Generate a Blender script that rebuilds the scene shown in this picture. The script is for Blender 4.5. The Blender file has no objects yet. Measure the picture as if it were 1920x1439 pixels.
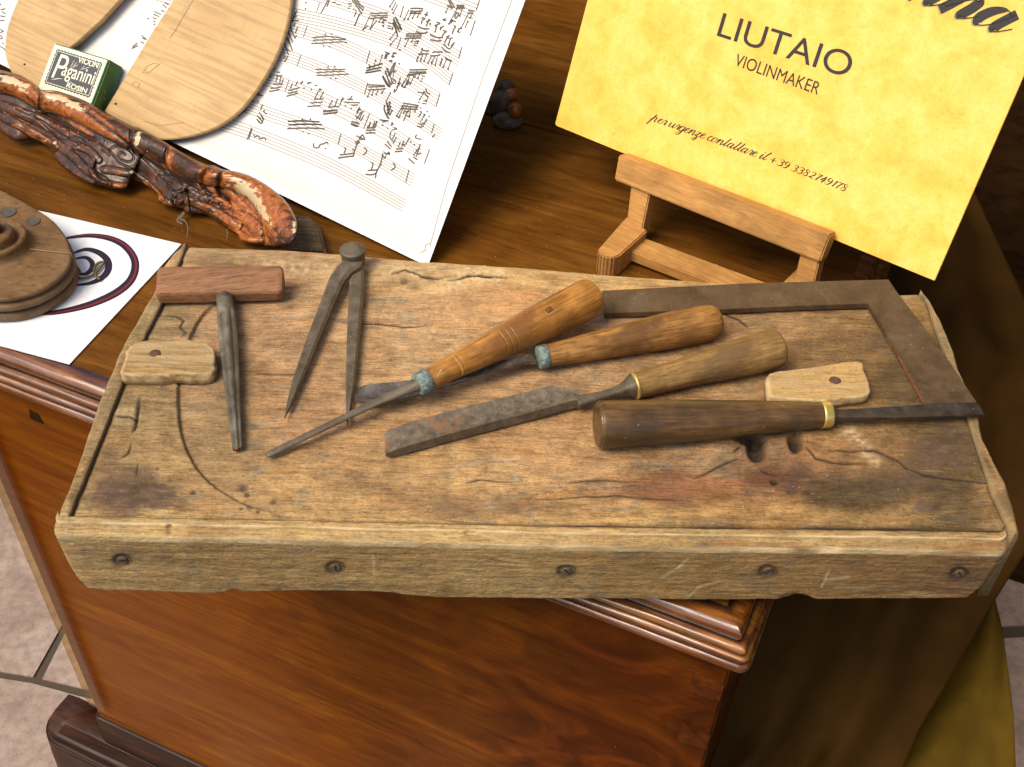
import bpy, bmesh, math, random
import numpy as np
from mathutils import Vector, Matrix
rng = random.Random(7); nrs = np.random.RandomState(5)
scene = bpy.context.scene; col = scene.collection
R = math.radians
# ------------------------------------------------------------------ camera, world, sun
FPX = 2180.0; PITCH = R(43.8); ROLL = R(2.0)
fw = np.array([0, math.cos(PITCH), -math.sin(PITCH)]); r0 = np.array([1., 0, 0]); u0 = np.cross(r0, fw)
CR = math.cos(ROLL)*r0 + math.sin(ROLL)*u0; CU = -math.sin(ROLL)*r0 + math.cos(ROLL)*u0
CC = np.array([0, 0, .06]) - fw*.70
cd = bpy.data.cameras.new('camera'); cam = bpy.data.objects.new('camera', cd); col.objects.link(cam)
cd.sensor_width = 36; cd.lens = FPX/1920*36; cd.clip_start = .01; cd.clip_end = 50
cam.matrix_world = Matrix(((CR[0], CU[0], -fw[0], CC[0]), (CR[1], CU[1], -fw[1], CC[1]), (CR[2], CU[2], -fw[2], CC[2]), (0, 0, 0, 1)))
scene.camera = cam
SUN = Vector((-.46, -.30, .84)).normalized()
w = bpy.data.worlds.new('World'); scene.world = w; w.use_nodes = True
nt = w.node_tree; nt.nodes.clear()
sky = nt.nodes.new('ShaderNodeTexSky'); sky.sky_type = 'NISHITA'; sky.sun_disc = False
sky.sun_elevation = math.asin(SUN.z); sky.sun_rotation = math.atan2(SUN.x, SUN.y)
sky.air_density = 1.0; sky.dust_density = 3.5; sky.ozone_density = .6
bg = nt.nodes.new('ShaderNodeBackground'); bg.inputs[1].default_value = .14
wo = nt.nodes.new('ShaderNodeOutputWorld'); nt.links.new(sky.outputs[0], bg.inputs[0]); nt.links.new(bg.outputs[0], wo.inputs[0])
sd = bpy.data.lights.new('sun', 'SUN'); sd.energy = 2.2; sd.angle = R(34); sd.color = (1, .89, .69)
so = bpy.data.objects.new('sun', sd); col.objects.link(so); so.rotation_euler = SUN.to_track_quat('Z', 'Y').to_euler()
scene.view_settings.view_transform = 'Standard'; scene.view_settings.look = 'None'; scene.view_settings.gamma = 1
scene.view_settings.exposure = .55

# ------------------------------------------------------------------ pixel -> place helpers (photograph pixels, 1920 wide)
def ray(x, y): return fw + CR*(x-960)/FPX - CU*(y-719.5)/FPX
def P(x, y, z=0.):
    d = ray(x, y); return CC + d*((z-CC[2])/d[2])
def pix(p):
    d = np.asarray(p)-CC; k = d@fw; return np.array([960+FPX*(d@CR)/k, 719.5-FPX*(d@CU)/k])
def ppm(p): return FPX/((np.asarray(p)-CC)@fw)          # photo pixels per metre at p
class Plane:
    def __init__(s, o, ex, ey):
        s.o = np.array(o); s.ex = ex/np.linalg.norm(ex); ey = ey-s.ex*(ey@s.ex); s.ey = ey/np.linalg.norm(ey); s.n = np.cross(s.ex, s.ey)
    def P(s, x, y, off=0.):
        d = ray(x, y); o = s.o+s.n*off; return CC+d*(((o-CC)@s.n)/(d@s.n))
    def L(s, x, y, off=0.):
        q = s.P(x, y, off)-s.o; return np.array([q@s.ex, q@s.ey])
    def W(s, a, b, off=0.): return s.o+s.ex*a+s.ey*b+s.n*off
    def M(s): return Matrix([[s.ex[i], s.ey[i], s.n[i], s.o[i]] for i in range(3)]+[[0, 0, 0, 1]])
def sm(t): t = np.clip(t, 0, 1); return t*t*(3-2*t)
# value noise
_T = nrs.rand(512, 512)
def vn(x, y):
    xi = np.floor(x).astype(int); yi = np.floor(y).astype(int); fx = sm(x-xi); fy = sm(y-yi)
    g = lambda a, b: _T[a % 512, b % 512]
    return (g(xi, yi)*(1-fx)+g(xi+1, yi)*fx)*(1-fy)+(g(xi, yi+1)*(1-fx)+g(xi+1, yi+1)*fx)*fy
def fbm(x, y, o=4):
    s = 0; a = .5; t = 0
    for k in range(o): s = s+a*vn(x*2**k+17.3*k, y*2**k+9.1*k); t += a; a *= .5
    return s/t-.5
def dpoly(X, Y, pts, closed=False):
    """distance to polyline, signed side, and parameter"""
    pts = [np.array(p, float) for p in pts]
    if closed: pts.append(pts[0])
    D = np.full(X.shape, 1e9); S = np.zeros(X.shape); T = np.zeros(X.shape); n = len(pts)-1
    for i in range(n):
        a, b = pts[i], pts[i+1]; e = b-a; L2 = e@e+1e-12
        t = np.clip(((X-a[0])*e[0]+(Y-a[1])*e[1])/L2, 0, 1); dx = X-a[0]-t*e[0]; dy = Y-a[1]-t*e[1]; d = np.hypot(dx, dy)
        m = d < D; D = np.where(m, d, D); S = np.where(m, np.sign(e[0]*dy-e[1]*dx), S); T = np.where(m, (i+t)/n, T)
    return D, S, T
def catmull(pts, n=8, closed=False):
    pts = [np.array(p, float) for p in pts]; out = []; N = len(pts)
    rngi = range(N if closed else N-1)
    for i in rngi:
        if closed: p0, p1, p2, p3 = pts[i-1], pts[i], pts[(i+1) % N], pts[(i+2) % N]
        else: p0, p1, p2, p3 = pts[max(i-1, 0)], pts[i], pts[i+1], pts[min(i+2, N-1)]
        for k in range(n):
            t = k/n; out.append(.5*((2*p1)+(-p0+p2)*t+(2*p0-5*p1+4*p2-p3)*t*t+(-p0+3*p1-3*p2+p3)*t**3))
    if not closed: out.append(pts[-1])
    return out
def resample(pts, n, closed=False):
    pts = np.array(pts, float)
    if closed: pts = np.vstack([pts, pts[:1]])
    d = np.r_[0, np.cumsum(np.linalg.norm(np.diff(pts, axis=0), axis=1))]
    t = np.linspace(0, d[-1], n+1)[:-1] if closed else np.linspace(0, d[-1], n)
    return np.stack([np.interp(t, d, pts[:, k]) for k in range(pts.shape[1])], 1)
# ------------------------------------------------------------------ objects
WM = {}
def thing(name, label, cat, M=None, group=None):
    o = bpy.data.objects.new(name, None); col.objects.link(o); o.empty_display_size = .02
    M = M if M is not None else Matrix(); o.matrix_world = M; WM[o.name] = M.copy()
    o['label'] = label; o['category'] = cat
    if group: o['group'] = group
    return o
def mesh(name, v, f, mat, parent=None, M=None, local=False, smooth=True, attr=None, kind=None, label=None, autos=None, tone=None):
    me = bpy.data.meshes.new(name)
    v = np.asarray(v, float)
    Mw = WM[parent.name] if parent is not None else (M if M is not None else Matrix())
    if not local:
        A = np.array(Mw.inverted()); v = v@A[:3, :3].T+A[:3, 3]
    me.from_pydata([tuple(p) for p in v], [], [tuple(int(i) for i in q) for q in f]); me.validate(); 
    for m_ in (mat if isinstance(mat, (list, tuple)) else [mat]): me.materials.append(m_)
    if attr is not None and len(attr) == len(me.vertices):
        c = me.color_attributes.new('msk', 'FLOAT_COLOR', 'POINT'); a = np.ones((len(v), 4)); a[:, :attr.shape[1]] = attr
        c.data.foreach_set('color', a.ravel())
    if tone is not None:
        c = me.color_attributes.new('tone', 'FLOAT_COLOR', 'POINT'); a = np.ones((len(v), 4)); a[:, :3] = tone
        c.data.foreach_set('color', a.ravel())
    bm = bmesh.new(); bm.from_mesh(me); bmesh.ops.recalc_face_normals(bm, faces=bm.faces)
    if smooth:
        for q in bm.faces: q.smooth = True
        if autos:
            for e_ in bm.edges:
                if len(e_.link_faces) == 2 and e_.calc_face_angle(0) > R(autos): e_.smooth = False
    bm.to_mesh(me); bm.free()
    o = bpy.data.objects.new(name, me); col.objects.link(o)
    if parent is not None: o.parent = parent; WM[o.name] = WM[parent.name]
    else: o.matrix_world = Mw; WM[o.name] = Mw.copy()
    if kind: o['kind'] = kind
    if label: o['label'] = label
    return o
def tagm(o, label, cat, group=None):
    o['label'] = label; o['category'] = cat
    if group: o['group'] = group
    return o
def bevel(o, wd, seg=2, ang=30):
    bm = bmesh.new(); bm.from_mesh(o.data)
    es = [e for e in bm.edges if len(e.link_faces) == 2 and e.calc_face_angle(0) > R(ang)]
    bmesh.ops.bevel(bm, geom=es, offset=wd, segments=seg, affect='EDGES', clamp_overlap=True); bm.to_mesh(o.data); bm.free(); return o
def grid_faces(nr, nc, wrap=False, off=0):
    f = []
    for i in range(nr-1):
        for j in range(nc if wrap else nc-1):
            k = (j+1) % nc; f.append((off+i*nc+j, off+i*nc+k, off+(i+1)*nc+k, off+(i+1)*nc+j))
    return f
def prism(name, top, down, mat, parent=None, bev=0, local=False, smooth=False, seg=2, **kw):
    """closed outline `top` (3D pts) extruded by vector `down`"""
    top = [np.asarray(p, float) for p in top]; n = len(top); v = top+[p+np.asarray(down) for p in top]
    f = [tuple(range(n)), tuple(range(2*n-1, n-1, -1))]+[(i, i+n, (i+1) % n+n, (i+1) % n) for i in range(n)]
    o = mesh(name, v, f, mat, parent, local=local, smooth=smooth, **kw)
    if bev: bevel(o, bev, seg)
    return o
def box(name, lo, hi, mat, parent=None, bev=.001, local=True, **kw):
    x0, y0, z0 = lo; x1, y1, z1 = hi
    return prism(name, [(x0, y0, z1), (x1, y0, z1), (x1, y1, z1), (x0, y1, z1)], (0, 0, z0-z1), mat, parent, bev=bev, local=local, **kw)
def loft(name, rings, mat, parent=None, caps=True, local=True, **kw):
    n = len(rings[0]); v = [p for r in rings for p in r]; f = grid_faces(len(rings), n, True)
    if caps: f += [tuple(range(n-1, -1, -1)), tuple(range((len(rings)-1)*n, len(rings)*n))]
    return mesh(name, v, f, mat, parent, local=local, **kw)
def lathe(name, prof, mat, parent, n=40, squash=1., noise=0., nf=60., seed=0, **kw):
    """profile [(x, r)] about local X"""
    rings = []
    for (x, r) in prof:
        ring = []
        for k in range(n):
            a = 2*math.pi*k/n
            rr = r*(1+noise*float(fbm(np.array(x*nf+seed*3.1+50), np.array(math.cos(a)*1.3+math.sin(a)*.9*1.7+seed+20), 3))*2)
            ring.append((x, rr*math.cos(a), rr*squash*math.sin(a)))
        rings.append(ring)
    return loft(name, rings, mat, parent, **kw)
def tool_frame(p1, p2, up=(0, 0, 1)):
    p1 = Vector(p1); p2 = Vector(p2); x = (p2-p1).normalized(); y = Vector(up).cross(x).normalized(); z = x.cross(y)
    return Matrix(((x.x, y.x, z.x, p1.x), (x.y, y.y, z.y, p1.y), (x.z, y.z, z.z, p1.z), (0, 0, 0, 1))), (p2-p1).length
def interp_prof(pts, n):
    xs = [p[0] for p in pts]; q = catmull(pts, n); return [tuple(p) for p in q]
def ribbon_px(strokes, up, mat, name, parent, **kw):
    """strokes: [(pts px, width px)], up(x,y)->3D"""
    V = []; Fc = []
    for st in strokes:
        pts, wd = st[0], st[1]
        pts = np.array(pts, float)
        if len(pts) < 2: continue
        t = np.gradient(pts, axis=0); t /= (np.linalg.norm(t, axis=1)[:, None]+1e-9); nn = np.stack([-t[:, 1], t[:, 0]], 1)
        ww = np.full(len(pts), wd) if np.isscalar(wd) else np.interp(np.linspace(0, 1, len(pts)), np.linspace(0, 1, len(wd)), wd)
        b = len(V)
        for p, q, h in zip(pts, nn, ww): V.append(up(*(p+q*h/2))); V.append(up(*(p-q*h/2)))
        for i in range(len(pts)-1): Fc.append((b+2*i, b+2*i+1, b+2*i+3, b+2*i+2))
    return mesh(name, V, Fc, mat, parent, smooth=False, **kw)
# ------------------------------------------------------------------ materials
def srgb(h):
    c = [int(h[i:i+2], 16)/255 for i in (0, 2, 4)]; return tuple(x/12.92 if x < .04045 else ((x+.055)/1.055)**2.4 for x in c)+(1,)
class Mat:
    def __init__(s, name):
        s.m = bpy.data.materials.new(name); s.m.use_nodes = True; s.t = s.m.node_tree; s.b = s.t.nodes['Principled BSDF']; s.tc = s.t.nodes.new('ShaderNodeTexCoord')
    def n(s, ty, **kw):
        o = s.t.nodes.new('ShaderNode'+ty)
        for k, v in kw.items():
            if hasattr(o, k): setattr(o, k, v)
            else: o.inputs[k.replace('_', ' ')].default_value = v
        return o
    def l(s, a, b): s.t.links.new(a, b)
    def map(s, sc=(1, 1, 1), rot=(0, 0, 0), loc=(0, 0, 0)):
        m = s.n('Mapping'); m.inputs['Scale'].default_value = sc; m.inputs['Rotation'].default_value = rot; m.inputs['Location'].default_value = loc; s.l(s.tc.outputs['Object'], m.inputs[0]); return m.outputs[0]
    def noise(s, sc=(1, 1, 1), detail=5, dist=0, rough=.55, rot=(0, 0, 0), loc=(0, 0, 0)):
        n = s.n('TexNoise'); n.inputs['Scale'].default_value = 1; n.inputs['Detail'].default_value = detail; n.inputs['Distortion'].default_value = dist; n.inputs['Roughness'].default_value = rough
        s.l(s.map(sc, rot, loc), n.inputs['Vector']); return n.outputs[0]
    def ramp(s, f, stops, inter='LINEAR'):
        r = s.n('ValToRGB'); r.color_ramp.interpolation = inter; e = r.color_ramp.elements
        while len(e) < len(stops): e.new(.5)
        for k, (p, c) in enumerate(stops): e[k].position = p; e[k].color = c if isinstance(c, tuple) else (c, c, c, 1)
        s.l(f, r.inputs[0]); return r.outputs[0]
    def mix(s, f, a, b, mode='MIX'):
        m = s.n('Mix'); m.data_type = 'RGBA'; m.blend_type = mode
        for k, x in ((0, f), (6, a), (7, b)):
            if hasattr(x, 'is_linked'): s.l(x, m.inputs[k])
            else: m.inputs[k].default_value = x
        return m.outputs[2]
    def math(s, op, a, b=0.):
        m = s.n('Math', operation=op)
        for k, x in ((0, a), (1, b)):
            if hasattr(x, 'is_linked'): s.l(x, m.inputs[k])
            else: m.inputs[k].default_value = x
        return m.outputs[0]
    def bump(s, h, st=.5, d=.001, prev=None):
        b = s.n('Bump'); b.inputs['Strength'].default_value = st; b.inputs['Distance'].default_value = d; s.l(h, b.inputs['Height'])
        if prev is not None: s.l(prev, b.inputs['Normal'])
        return b.outputs[0]
    def msk(s):
        a = s.n('Attribute'); a.attribute_name = 'msk'; sp = s.n('SeparateColor'); s.l(a.outputs['Color'], sp.inputs[0]); return sp.outputs
    def done(s, color=None, rough=None, normal=None, **kw):
        for k, x in (('Base Color', color), ('Roughness', rough), ('Normal', normal)):
            if x is None: continue
            if hasattr(x, 'is_linked'): s.l(x, s.b.inputs[k])
            else: s.b.inputs[k].default_value = x
        for k, x in kw.items(): s.b.inputs[k.replace('_', ' ')].default_value = x
        return s.m
    def specks(s, color, scale=420, thr=.93, size=.16, c=(.85, .82, .72, 1)):
        """sparse bright dust grains"""
        v = s.n('TexVoronoi'); v.inputs['Scale'].default_value = scale; s.l(s.tc.outputs['Object'], v.inputs['Vector'])
        d = s.math('LESS_THAN', v.outputs['Distance'], size); r = s.math('GREATER_THAN', s.sep(v.outputs['Color']), thr)
        return s.mix(s.math('MULTIPLY', d, r), color, c)
    def sep(s, c, k=0):
        sp = s.n('SeparateColor'); s.l(c, sp.inputs[0]); return sp.outputs[k]

def wood(name, dark, mid, light, streak=(25, 260, 260), blotch=30, rough=.6, bump=.35, bd=.0006, spec=.4, coat=0., dust=0, dist=.6, fine=3.2, tint=None, pores=.5, groove=False):
    dark, mid, light = [(c_[0], c_[1]*.95, c_[2]*.72, 1) for c_ in (dark, mid, light)]; spec *= .6
    m = Mat(name)
    a = m.noise(streak, 6, dist, .6); b = m.noise(tuple(x*fine for x in streak), 3, 0, .6); c = m.noise((blotch,)*3, 4, .5)
    g = m.ramp(a, [(.25, dark), (.5, mid), (.75, light)])
    bl = m.ramp(c, [(.3, (.62, .60, .58, 1)), (.7, (1.25, 1.22, 1.18, 1))]); g = m.mix(.75, g, bl, 'MULTIPLY')
    fl = m.ramp(b, [(.33, (1-pores,)*3+(1,)), (.48, (1, 1, 1, 1)), (.75, (1.12, 1.12, 1.1, 1))]); g = m.mix(.8, g, fl, 'MULTIPLY')
    if tint: g = m.mix(m.ramp(m.noise((blotch*.6,)*3, 3, .3, loc=(3, 1, 7)), [(.48, 0.), (.62, .7)]), g, tint, 'MIX')
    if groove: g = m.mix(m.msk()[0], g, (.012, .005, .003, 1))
    if dust: g = m.specks(g, 700, dust, .14)
    h = m.math('ADD', m.math('MULTIPLY', a, .5), b)
    rr = m.ramp(c, [(.3, max(rough-.1, .02)), (.7, min(rough+.12, 1.))])
    return m.done(g, rr, m.bump(h, bump, bd), Specular_IOR_Level=spec, Coat_Weight=coat, Coat_Roughness=.12)
def metal(name, a, b, c, rough=.42, metallic=.75, scale=120, rust=None, thr=.55, bump=.3, dust=.985, flecks=True, xlim=None):
    m = Mat(name)
    n = m.noise((scale,)*3, 6, .3, .65); f = m.noise((scale*8,)*3, 3)
    g = m.ramp(n, [(.3, a), (.5, b), (.72, c)]); g = m.mix(.5, g, m.ramp(f, [(.3, (.7, .7, .7, 1)), (.7, (1.25, 1.2, 1.15, 1))]), 'MULTIPLY')
    met = m.n('Value'); met.outputs[0].default_value = metallic; mo = met.outputs[0]
    if rust:
        k = m.ramp(m.noise((scale*.45,)*3, 5, .6, loc=(5, 2, 1)), [(thr, 0.), (thr+.1, 1.)])
        if xlim is not None:
            sx_ = m.n('SeparateXYZ'); m.l(m.tc.outputs['Object'], sx_.inputs[0]); k = m.math('MULTIPLY', k, m.ramp(m.math('ADD', m.math('MULTIPLY', m.math('SUBTRACT', xlim, sx_.outputs[0]), 30.), .5), [(.3, 0.), (.9, .9)]))
        g = m.mix(k, g, rust); mo = m.math('MULTIPLY', metallic, m.math('SUBTRACT', 1., k))
    if flecks: g = m.specks(g, 900, dust, .15)
    m.l(mo, m.b.inputs['Metallic'])
    return m.done(g, m.ramp(n, [(.3, rough-.1), (.7, rough+.2)]), Specular_IOR_Level=.35, normal=m.bump(m.math('ADD', n, m.math('MULTIPLY', f, .4)), bump, .0006))

# the old board: stains, dirt, bare wood and the rail's painted highlights come from masks carried by its own geometry
def board_mat(name):
    m = Mat(name); k = m.msk(); ta = m.n('Attribute'); ta.attribute_name = 'tone'
    a = m.noise((18, 70, 70), 7, .8, .68); b = m.noise((80, 1100, 1100), 5, .15, .65); d = m.noise((85, 110, 110), 6, .5, .65, loc=(4, 4, 4)); g_ = m.noise((500, 800, 800), 4, .3, .7, loc=(1, 5, 2))
    base = m.mix(.55, ta.outputs['Color'], m.ramp(a, [(.34, (.74, .70, .66, 1)), (.5, (1, 1, 1, 1)), (.66, (1.14, 1.14, 1.12, 1))]), 'MULTIPLY')
    base = m.mix(.6, base, m.ramp(b, [(.38, (.48, .42, .36, 1)), (.46, (1, 1, 1, 1)), (.62, (1.32, 1.30, 1.24, 1))]), 'MULTIPLY')
    base = m.mix(.5, base, m.ramp(g_, [(.38, (.55, .50, .45, 1)), (.47, (1, 1, 1, 1)), (.62, (1.30, 1.27, 1.2, 1))]), 'MULTIPLY')
    base = m.mix(k[0], base, m.mix(m.ramp(d, [(.35, 0.), (.65, 1.)]), (.055, .034, .022, 1), (.125, .080, .052, 1)))
    base = m.mix(k[1], base, (.57, .42, .22, 1))
    base = m.mix(k[2], base, (.028, .019, .012, 1))
    base = m.specks(base, 600, .965, .12)
    n = m.bump(m.math('ADD', m.math('MULTIPLY', a, .7), m.math('MULTIPLY', b, .45)), .6, .0010); n = m.bump(m.math('ADD', d, m.math('MULTIPLY', g_, .6)), .8, .0013, n)
    return m.done(base, .8, n, Specular_IOR_Level=.18)
M_board = board_mat('old board wood')

M_chest = wood('chest walnut', (.085, .019, .0020, 1), (.15, .044, .0045, 1), (.25, .088, .009, 1), streak=(4, 32, 32), blotch=6, rough=.36, bump=.04, bd=.0005, spec=.30, coat=.03, dist=2.6, dust=.997, fine=9, pores=.25, tint=(.075, .015, .002, 1))
def chest_mat():
    m = Mat('chest front walnut'); a = m.noise((4, 34, 34), 7, 2.6, .62); f = m.noise((30, 420, 420), 5, .3); c = m.noise((7, 9, 9), 6, 1.2, .62, loc=(2, 2, 2)); q = m.noise((11, 11, 16), 6, 2.2, .6, loc=(5, 1, 8))
    g = m.ramp(a, [(.28, (.118, .026, .0010, 1)), (.47, (.160, .041, .0013, 1)), (.60, (.20, .057, .0019, 1)), (.76, (.26, .084, .003, 1))])
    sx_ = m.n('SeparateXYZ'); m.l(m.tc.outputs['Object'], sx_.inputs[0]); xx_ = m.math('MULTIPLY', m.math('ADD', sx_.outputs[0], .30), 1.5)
    k_ = m.ramp(m.math('ADD', c, xx_), [(.38, 0.), (.85, .85)]); fig = m.ramp(q, [(.36, (.022, .004, .001, 1)), (.52, (.060, .011, .0015, 1)), (.66, (.13, .026, .003, 1)), (.75, (.20, .045, .005, 1))])  # dark red figure, plus painted darkening toward the right where less light falls
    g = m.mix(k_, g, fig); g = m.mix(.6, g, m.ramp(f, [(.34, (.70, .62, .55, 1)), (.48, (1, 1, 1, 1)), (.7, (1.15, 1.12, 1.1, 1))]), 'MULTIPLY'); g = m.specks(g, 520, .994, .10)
    return m.done(g, m.ramp(c, [(.3, .30), (.7, .42)]), m.bump(f, .04, .0004), Specular_IOR_Level=.10)
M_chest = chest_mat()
M_top = wood('chest top walnut', (.070, .026, .004, 1), (.125, .050, .0085, 1), (.19, .085, .016, 1), streak=(6, 50, 50), blotch=12, rough=.45, bump=.12, spec=.14, dist=1.2, dust=.985, fine=6, pores=.4)
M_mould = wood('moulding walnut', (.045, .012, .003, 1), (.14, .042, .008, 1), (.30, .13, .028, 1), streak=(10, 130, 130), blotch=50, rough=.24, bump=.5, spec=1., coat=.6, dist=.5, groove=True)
M_darkwood = wood('dark panel wood', (.014, .006, .002, 1), (.030, .014, .0045, 1), (.055, .026, .009, 1), streak=(5, 40, 40), blotch=6, rough=.6, bump=.1, spec=.15)
M_beech = wood('beech', (.32, .155, .055, 1), (.41, .22, .083, 1), (.50, .295, .122, 1), streak=(40, 420, 420), blotch=25, rough=.5, bump=.12, dist=.2, pores=.3)
def maple():
    m = Mat('flamed maple'); w_ = m.noise((16, 70, 70), 3, .8, .5); x = m.noise((26, 9, 9), 4, .6); f = m.noise((900, 60, 900), 4, .2); c = m.noise((14, 14, 14), 4); dd = m.noise((70, 70, 70), 5, .5, loc=(2, 8, 1))
    st = m.noise((14, 260, 14), 2, .5, .5)
    g = m.ramp(c, [(.3, (.40, .25, .105, 1)), (.7, (.51, .34, .155, 1))]); g = m.mix(.8, g, m.ramp(st, [(.40, (.82, .77, .70, 1)), (.52, (1, 1, 1, 1)), (.62, (1.08, 1.07, 1.04, 1))]), 'MULTIPLY')
    g = m.mix(.25, g, m.ramp(f, [(.36, (.80, .76, .70, 1)), (.5, (1, 1, 1, 1))]), 'MULTIPLY'); g = m.mix(m.ramp(dd, [(.60, 0.), (.72, .4)]), g, (.26, .20, .12, 1)); g = m.specks(g, 800, .985, .15)
    return m.done(g, .55, m.bump(f, .12, .0004), Specular_IOR_Level=.3)
M_maple = maple()
M_mapleE = wood('maple edge', (.30, .18, .05, 1), (.42, .27, .09, 1), (.50, .34, .13, 1), streak=(20, 200, 400), rough=.6, bump=.15)
M_h1 = wood('boxwood handle', (.20, .085, .022, 1), (.33, .15, .038, 1), (.46, .24, .07, 1), streak=(22, 300, 300), blotch=75, rough=.36, bump=.2, spec=.5, coat=.12, dust=.992, dist=.3, tint=(.17, .072, .018, 1))
M_h2 = wood('pear handle', (.13, .055, .02, 1), (.26, .13, .045, 1), (.38, .21, .08, 1), streak=(26, 300, 300), blotch=80, rough=.5, bump=.35, dust=.985, dist=.5, pores=.6, tint=(.10, .045, .014, 1))
M_h3 = wood('ash handle', (.13, .075, .032, 1), (.23, .14, .06, 1), (.34, .22, .105, 1), streak=(26, 320, 320), blotch=85, rough=.55, bump=.4, dust=.985, dist=.5, pores=.6, tint=(.12, .07, .028, 1))
M_h4 = wood('dark handle', (.045, .024, .012, 1), (.10, .056, .026, 1), (.17, .10, .05, 1), streak=(24, 300, 300), blotch=70, rough=.36, bump=.25, spec=.5, coat=.1, dust=.985, dist=.3, tint=(.05, .032, .016, 1))
M_rose = wood('reddish bar wood', (.15, .068, .038, 1), (.235, .115, .068, 1), (.31, .17, .105, 1), streak=(420, 24, 420), blotch=30, rough=.6, bump=.4, dist=.15, pores=.6)
M_mouldw = wood('turned brown wood', (.105, .055, .026, 1), (.155, .088, .045, 1), (.20, .12, .065, 1), streak=(30, 60, 60), blotch=22, rough=.55, bump=.15, dust=.985, tint=(.15, .10, .06, 1), fine=5)
M_iron = metal('old iron', (.055, .042, .027, 1), (.10, .078, .050, 1), (.15, .12, .082, 1), rough=.5, metallic=.15, scale=90)
M_steel = metal('tool steel', (.055, .045, .03, 1), (.12, .102, .070, 1), (.22, .195, .145, 1), rough=.38, metallic=.3, scale=70)
M_dsteel = metal('dark tool steel', (.025, .02, .016, 1), (.05, .04, .032, 1), (.09, .07, .055, 1), rough=.45, metallic=.4, scale=90)
M_blade3 = metal('rusty channel steel', (.07, .053, .036, 1), (.125, .098, .067, 1), (.21, .17, .118, 1), rough=.5, metallic=.15, scale=230, rust=(.20, .095, .042, 1), thr=.54, xlim=-.100)
M_square = metal('brown rusted steel', (.042, .024, .011, 1), (.075, .045, .021, 1), (.11, .070, .034, 1), rough=.6, metallic=.0, scale=60, rust=(.10, .072, .038, 1), thr=.58, dust=.98)
M_rustedge = metal('rusty steel edge', (.08, .03, .015, 1), (.16, .06, .025, 1), (.24, .10, .04, 1), rough=.75, metallic=.0, scale=200)
M_patina = metal('green patina ferrule', (.06, .075, .06, 1), (.15, .21, .19, 1), (.36, .42, .37, 1), rough=.7, metallic=.1, scale=420, rust=(.09, .05, .02, 1), thr=.60)
M_brass = metal('brass ferrule', (.50, .36, .09, 1), (.62, .47, .14, 1), (.72, .58, .22, 1), rough=.35, metallic=.7, scale=120, bump=.1)
M_nail = metal('rusty nail head', (.05, .03, .02, 1), (.10, .055, .035, 1), (.15, .085, .055, 1), rough=.6, metallic=.2, scale=500)
M_screw = metal('screw head', (.06, .042, .024, 1), (.12, .085, .05, 1), (.19, .14, .085, 1), rough=.6, metallic=.1, scale=500)
def plain(name, c, rough=.8, **kw):
    m = Mat(name); n = m.noise((180,)*3, 4); g = m.mix(.35, c, m.ramp(n, [(.3, (.85, .85, .85, 1)), (.7, (1.1, 1.1, 1.1, 1))]), 'MULTIPLY'); return m.done(g, rough, **kw)
M_ink = plain('ink', (.020, .017, .015, 1), .6); M_inkb = plain('brown ink', (.075, .062, .045, 1), .7)
M_stave = plain('stave ink', (.20, .17, .15, 1), .8)
M_navy = plain('navy print', (.022, .012, .030, 1), .4); M_red = plain('red print', (.19, .022, .018, 1), .4)
M_white = plain('white paper', (.74, .75, .76, 1), .5)
M_cream = plain('cream print', (.72, .68, .48, 1), .55); M_black = plain('black print', (.03, .03, .038, 1), .45)
M_hole = plain('dark hollow', (.008, .006, .005, 1), .9)
M_string = plain('waxed string', (.24, .15, .07, 1), .8)
def green():
    m = Mat('green card'); n = m.noise((60, 60, 60), 5); f = m.noise((500, 500, 500), 3)
    g = m.ramp(n, [(.3, (.02, .07, .018, 1)), (.6, (.035, .13, .028, 1)), (.8, (.06, .19, .05, 1))]); g = m.mix(m.ramp(f, [(.68, 0.), (.72, .7)]), g, (.5, .5, .35, 1)); return m.done(g, .45)
M_green = green()
def score_mat():
    m = Mat('manuscript paper'); n = m.noise((18, 18, 18), 5, .5); f = m.noise((1500,)*3, 2)
    g = m.ramp(n, [(.3, (.60, .56, .52, 1)), (.6, (.645, .61, .57, 1)), (.75, (.61, .55, .515, 1))]); g = m.mix(m.ramp(f, [(.70, 0.), (.76, .35)]), g, (.45, .38, .3, 1)); return m.done(g, .6)
M_score = score_mat()
def card_mat():
    m = Mat('yellow parchment card'); a = m.noise((38, 38, 38), 6, .4, .7); b = m.noise((140, 90, 140), 4, .3, .6, loc=(3, 3, 3)); 
    g = m.ramp(a, [(.30, (.82, .42, .045, 1)), (.47, (.86, .52, .085, 1)), (.62, (.88, .585, .14, 1)), (.8, (.85, .47, .10, 1))])
    g = m.mix(.5, g, m.ramp(m.noise((420, 420, 420), 4, .4, .7), [(.36, (.86, .80, .66, 1)), (.5, (1, 1, 1, 1))]), 'MULTIPLY')
    g = m.mix(.5, g, m.ramp(b, [(.3, (.92, .86, .72, 1)), (.6, (1, 1, 1, 1)), (.78, (1.08, 1.14, 1.35, 1))]), 'MULTIPLY'); return m.done(g, .5)
M_card = card_mat()
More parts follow.
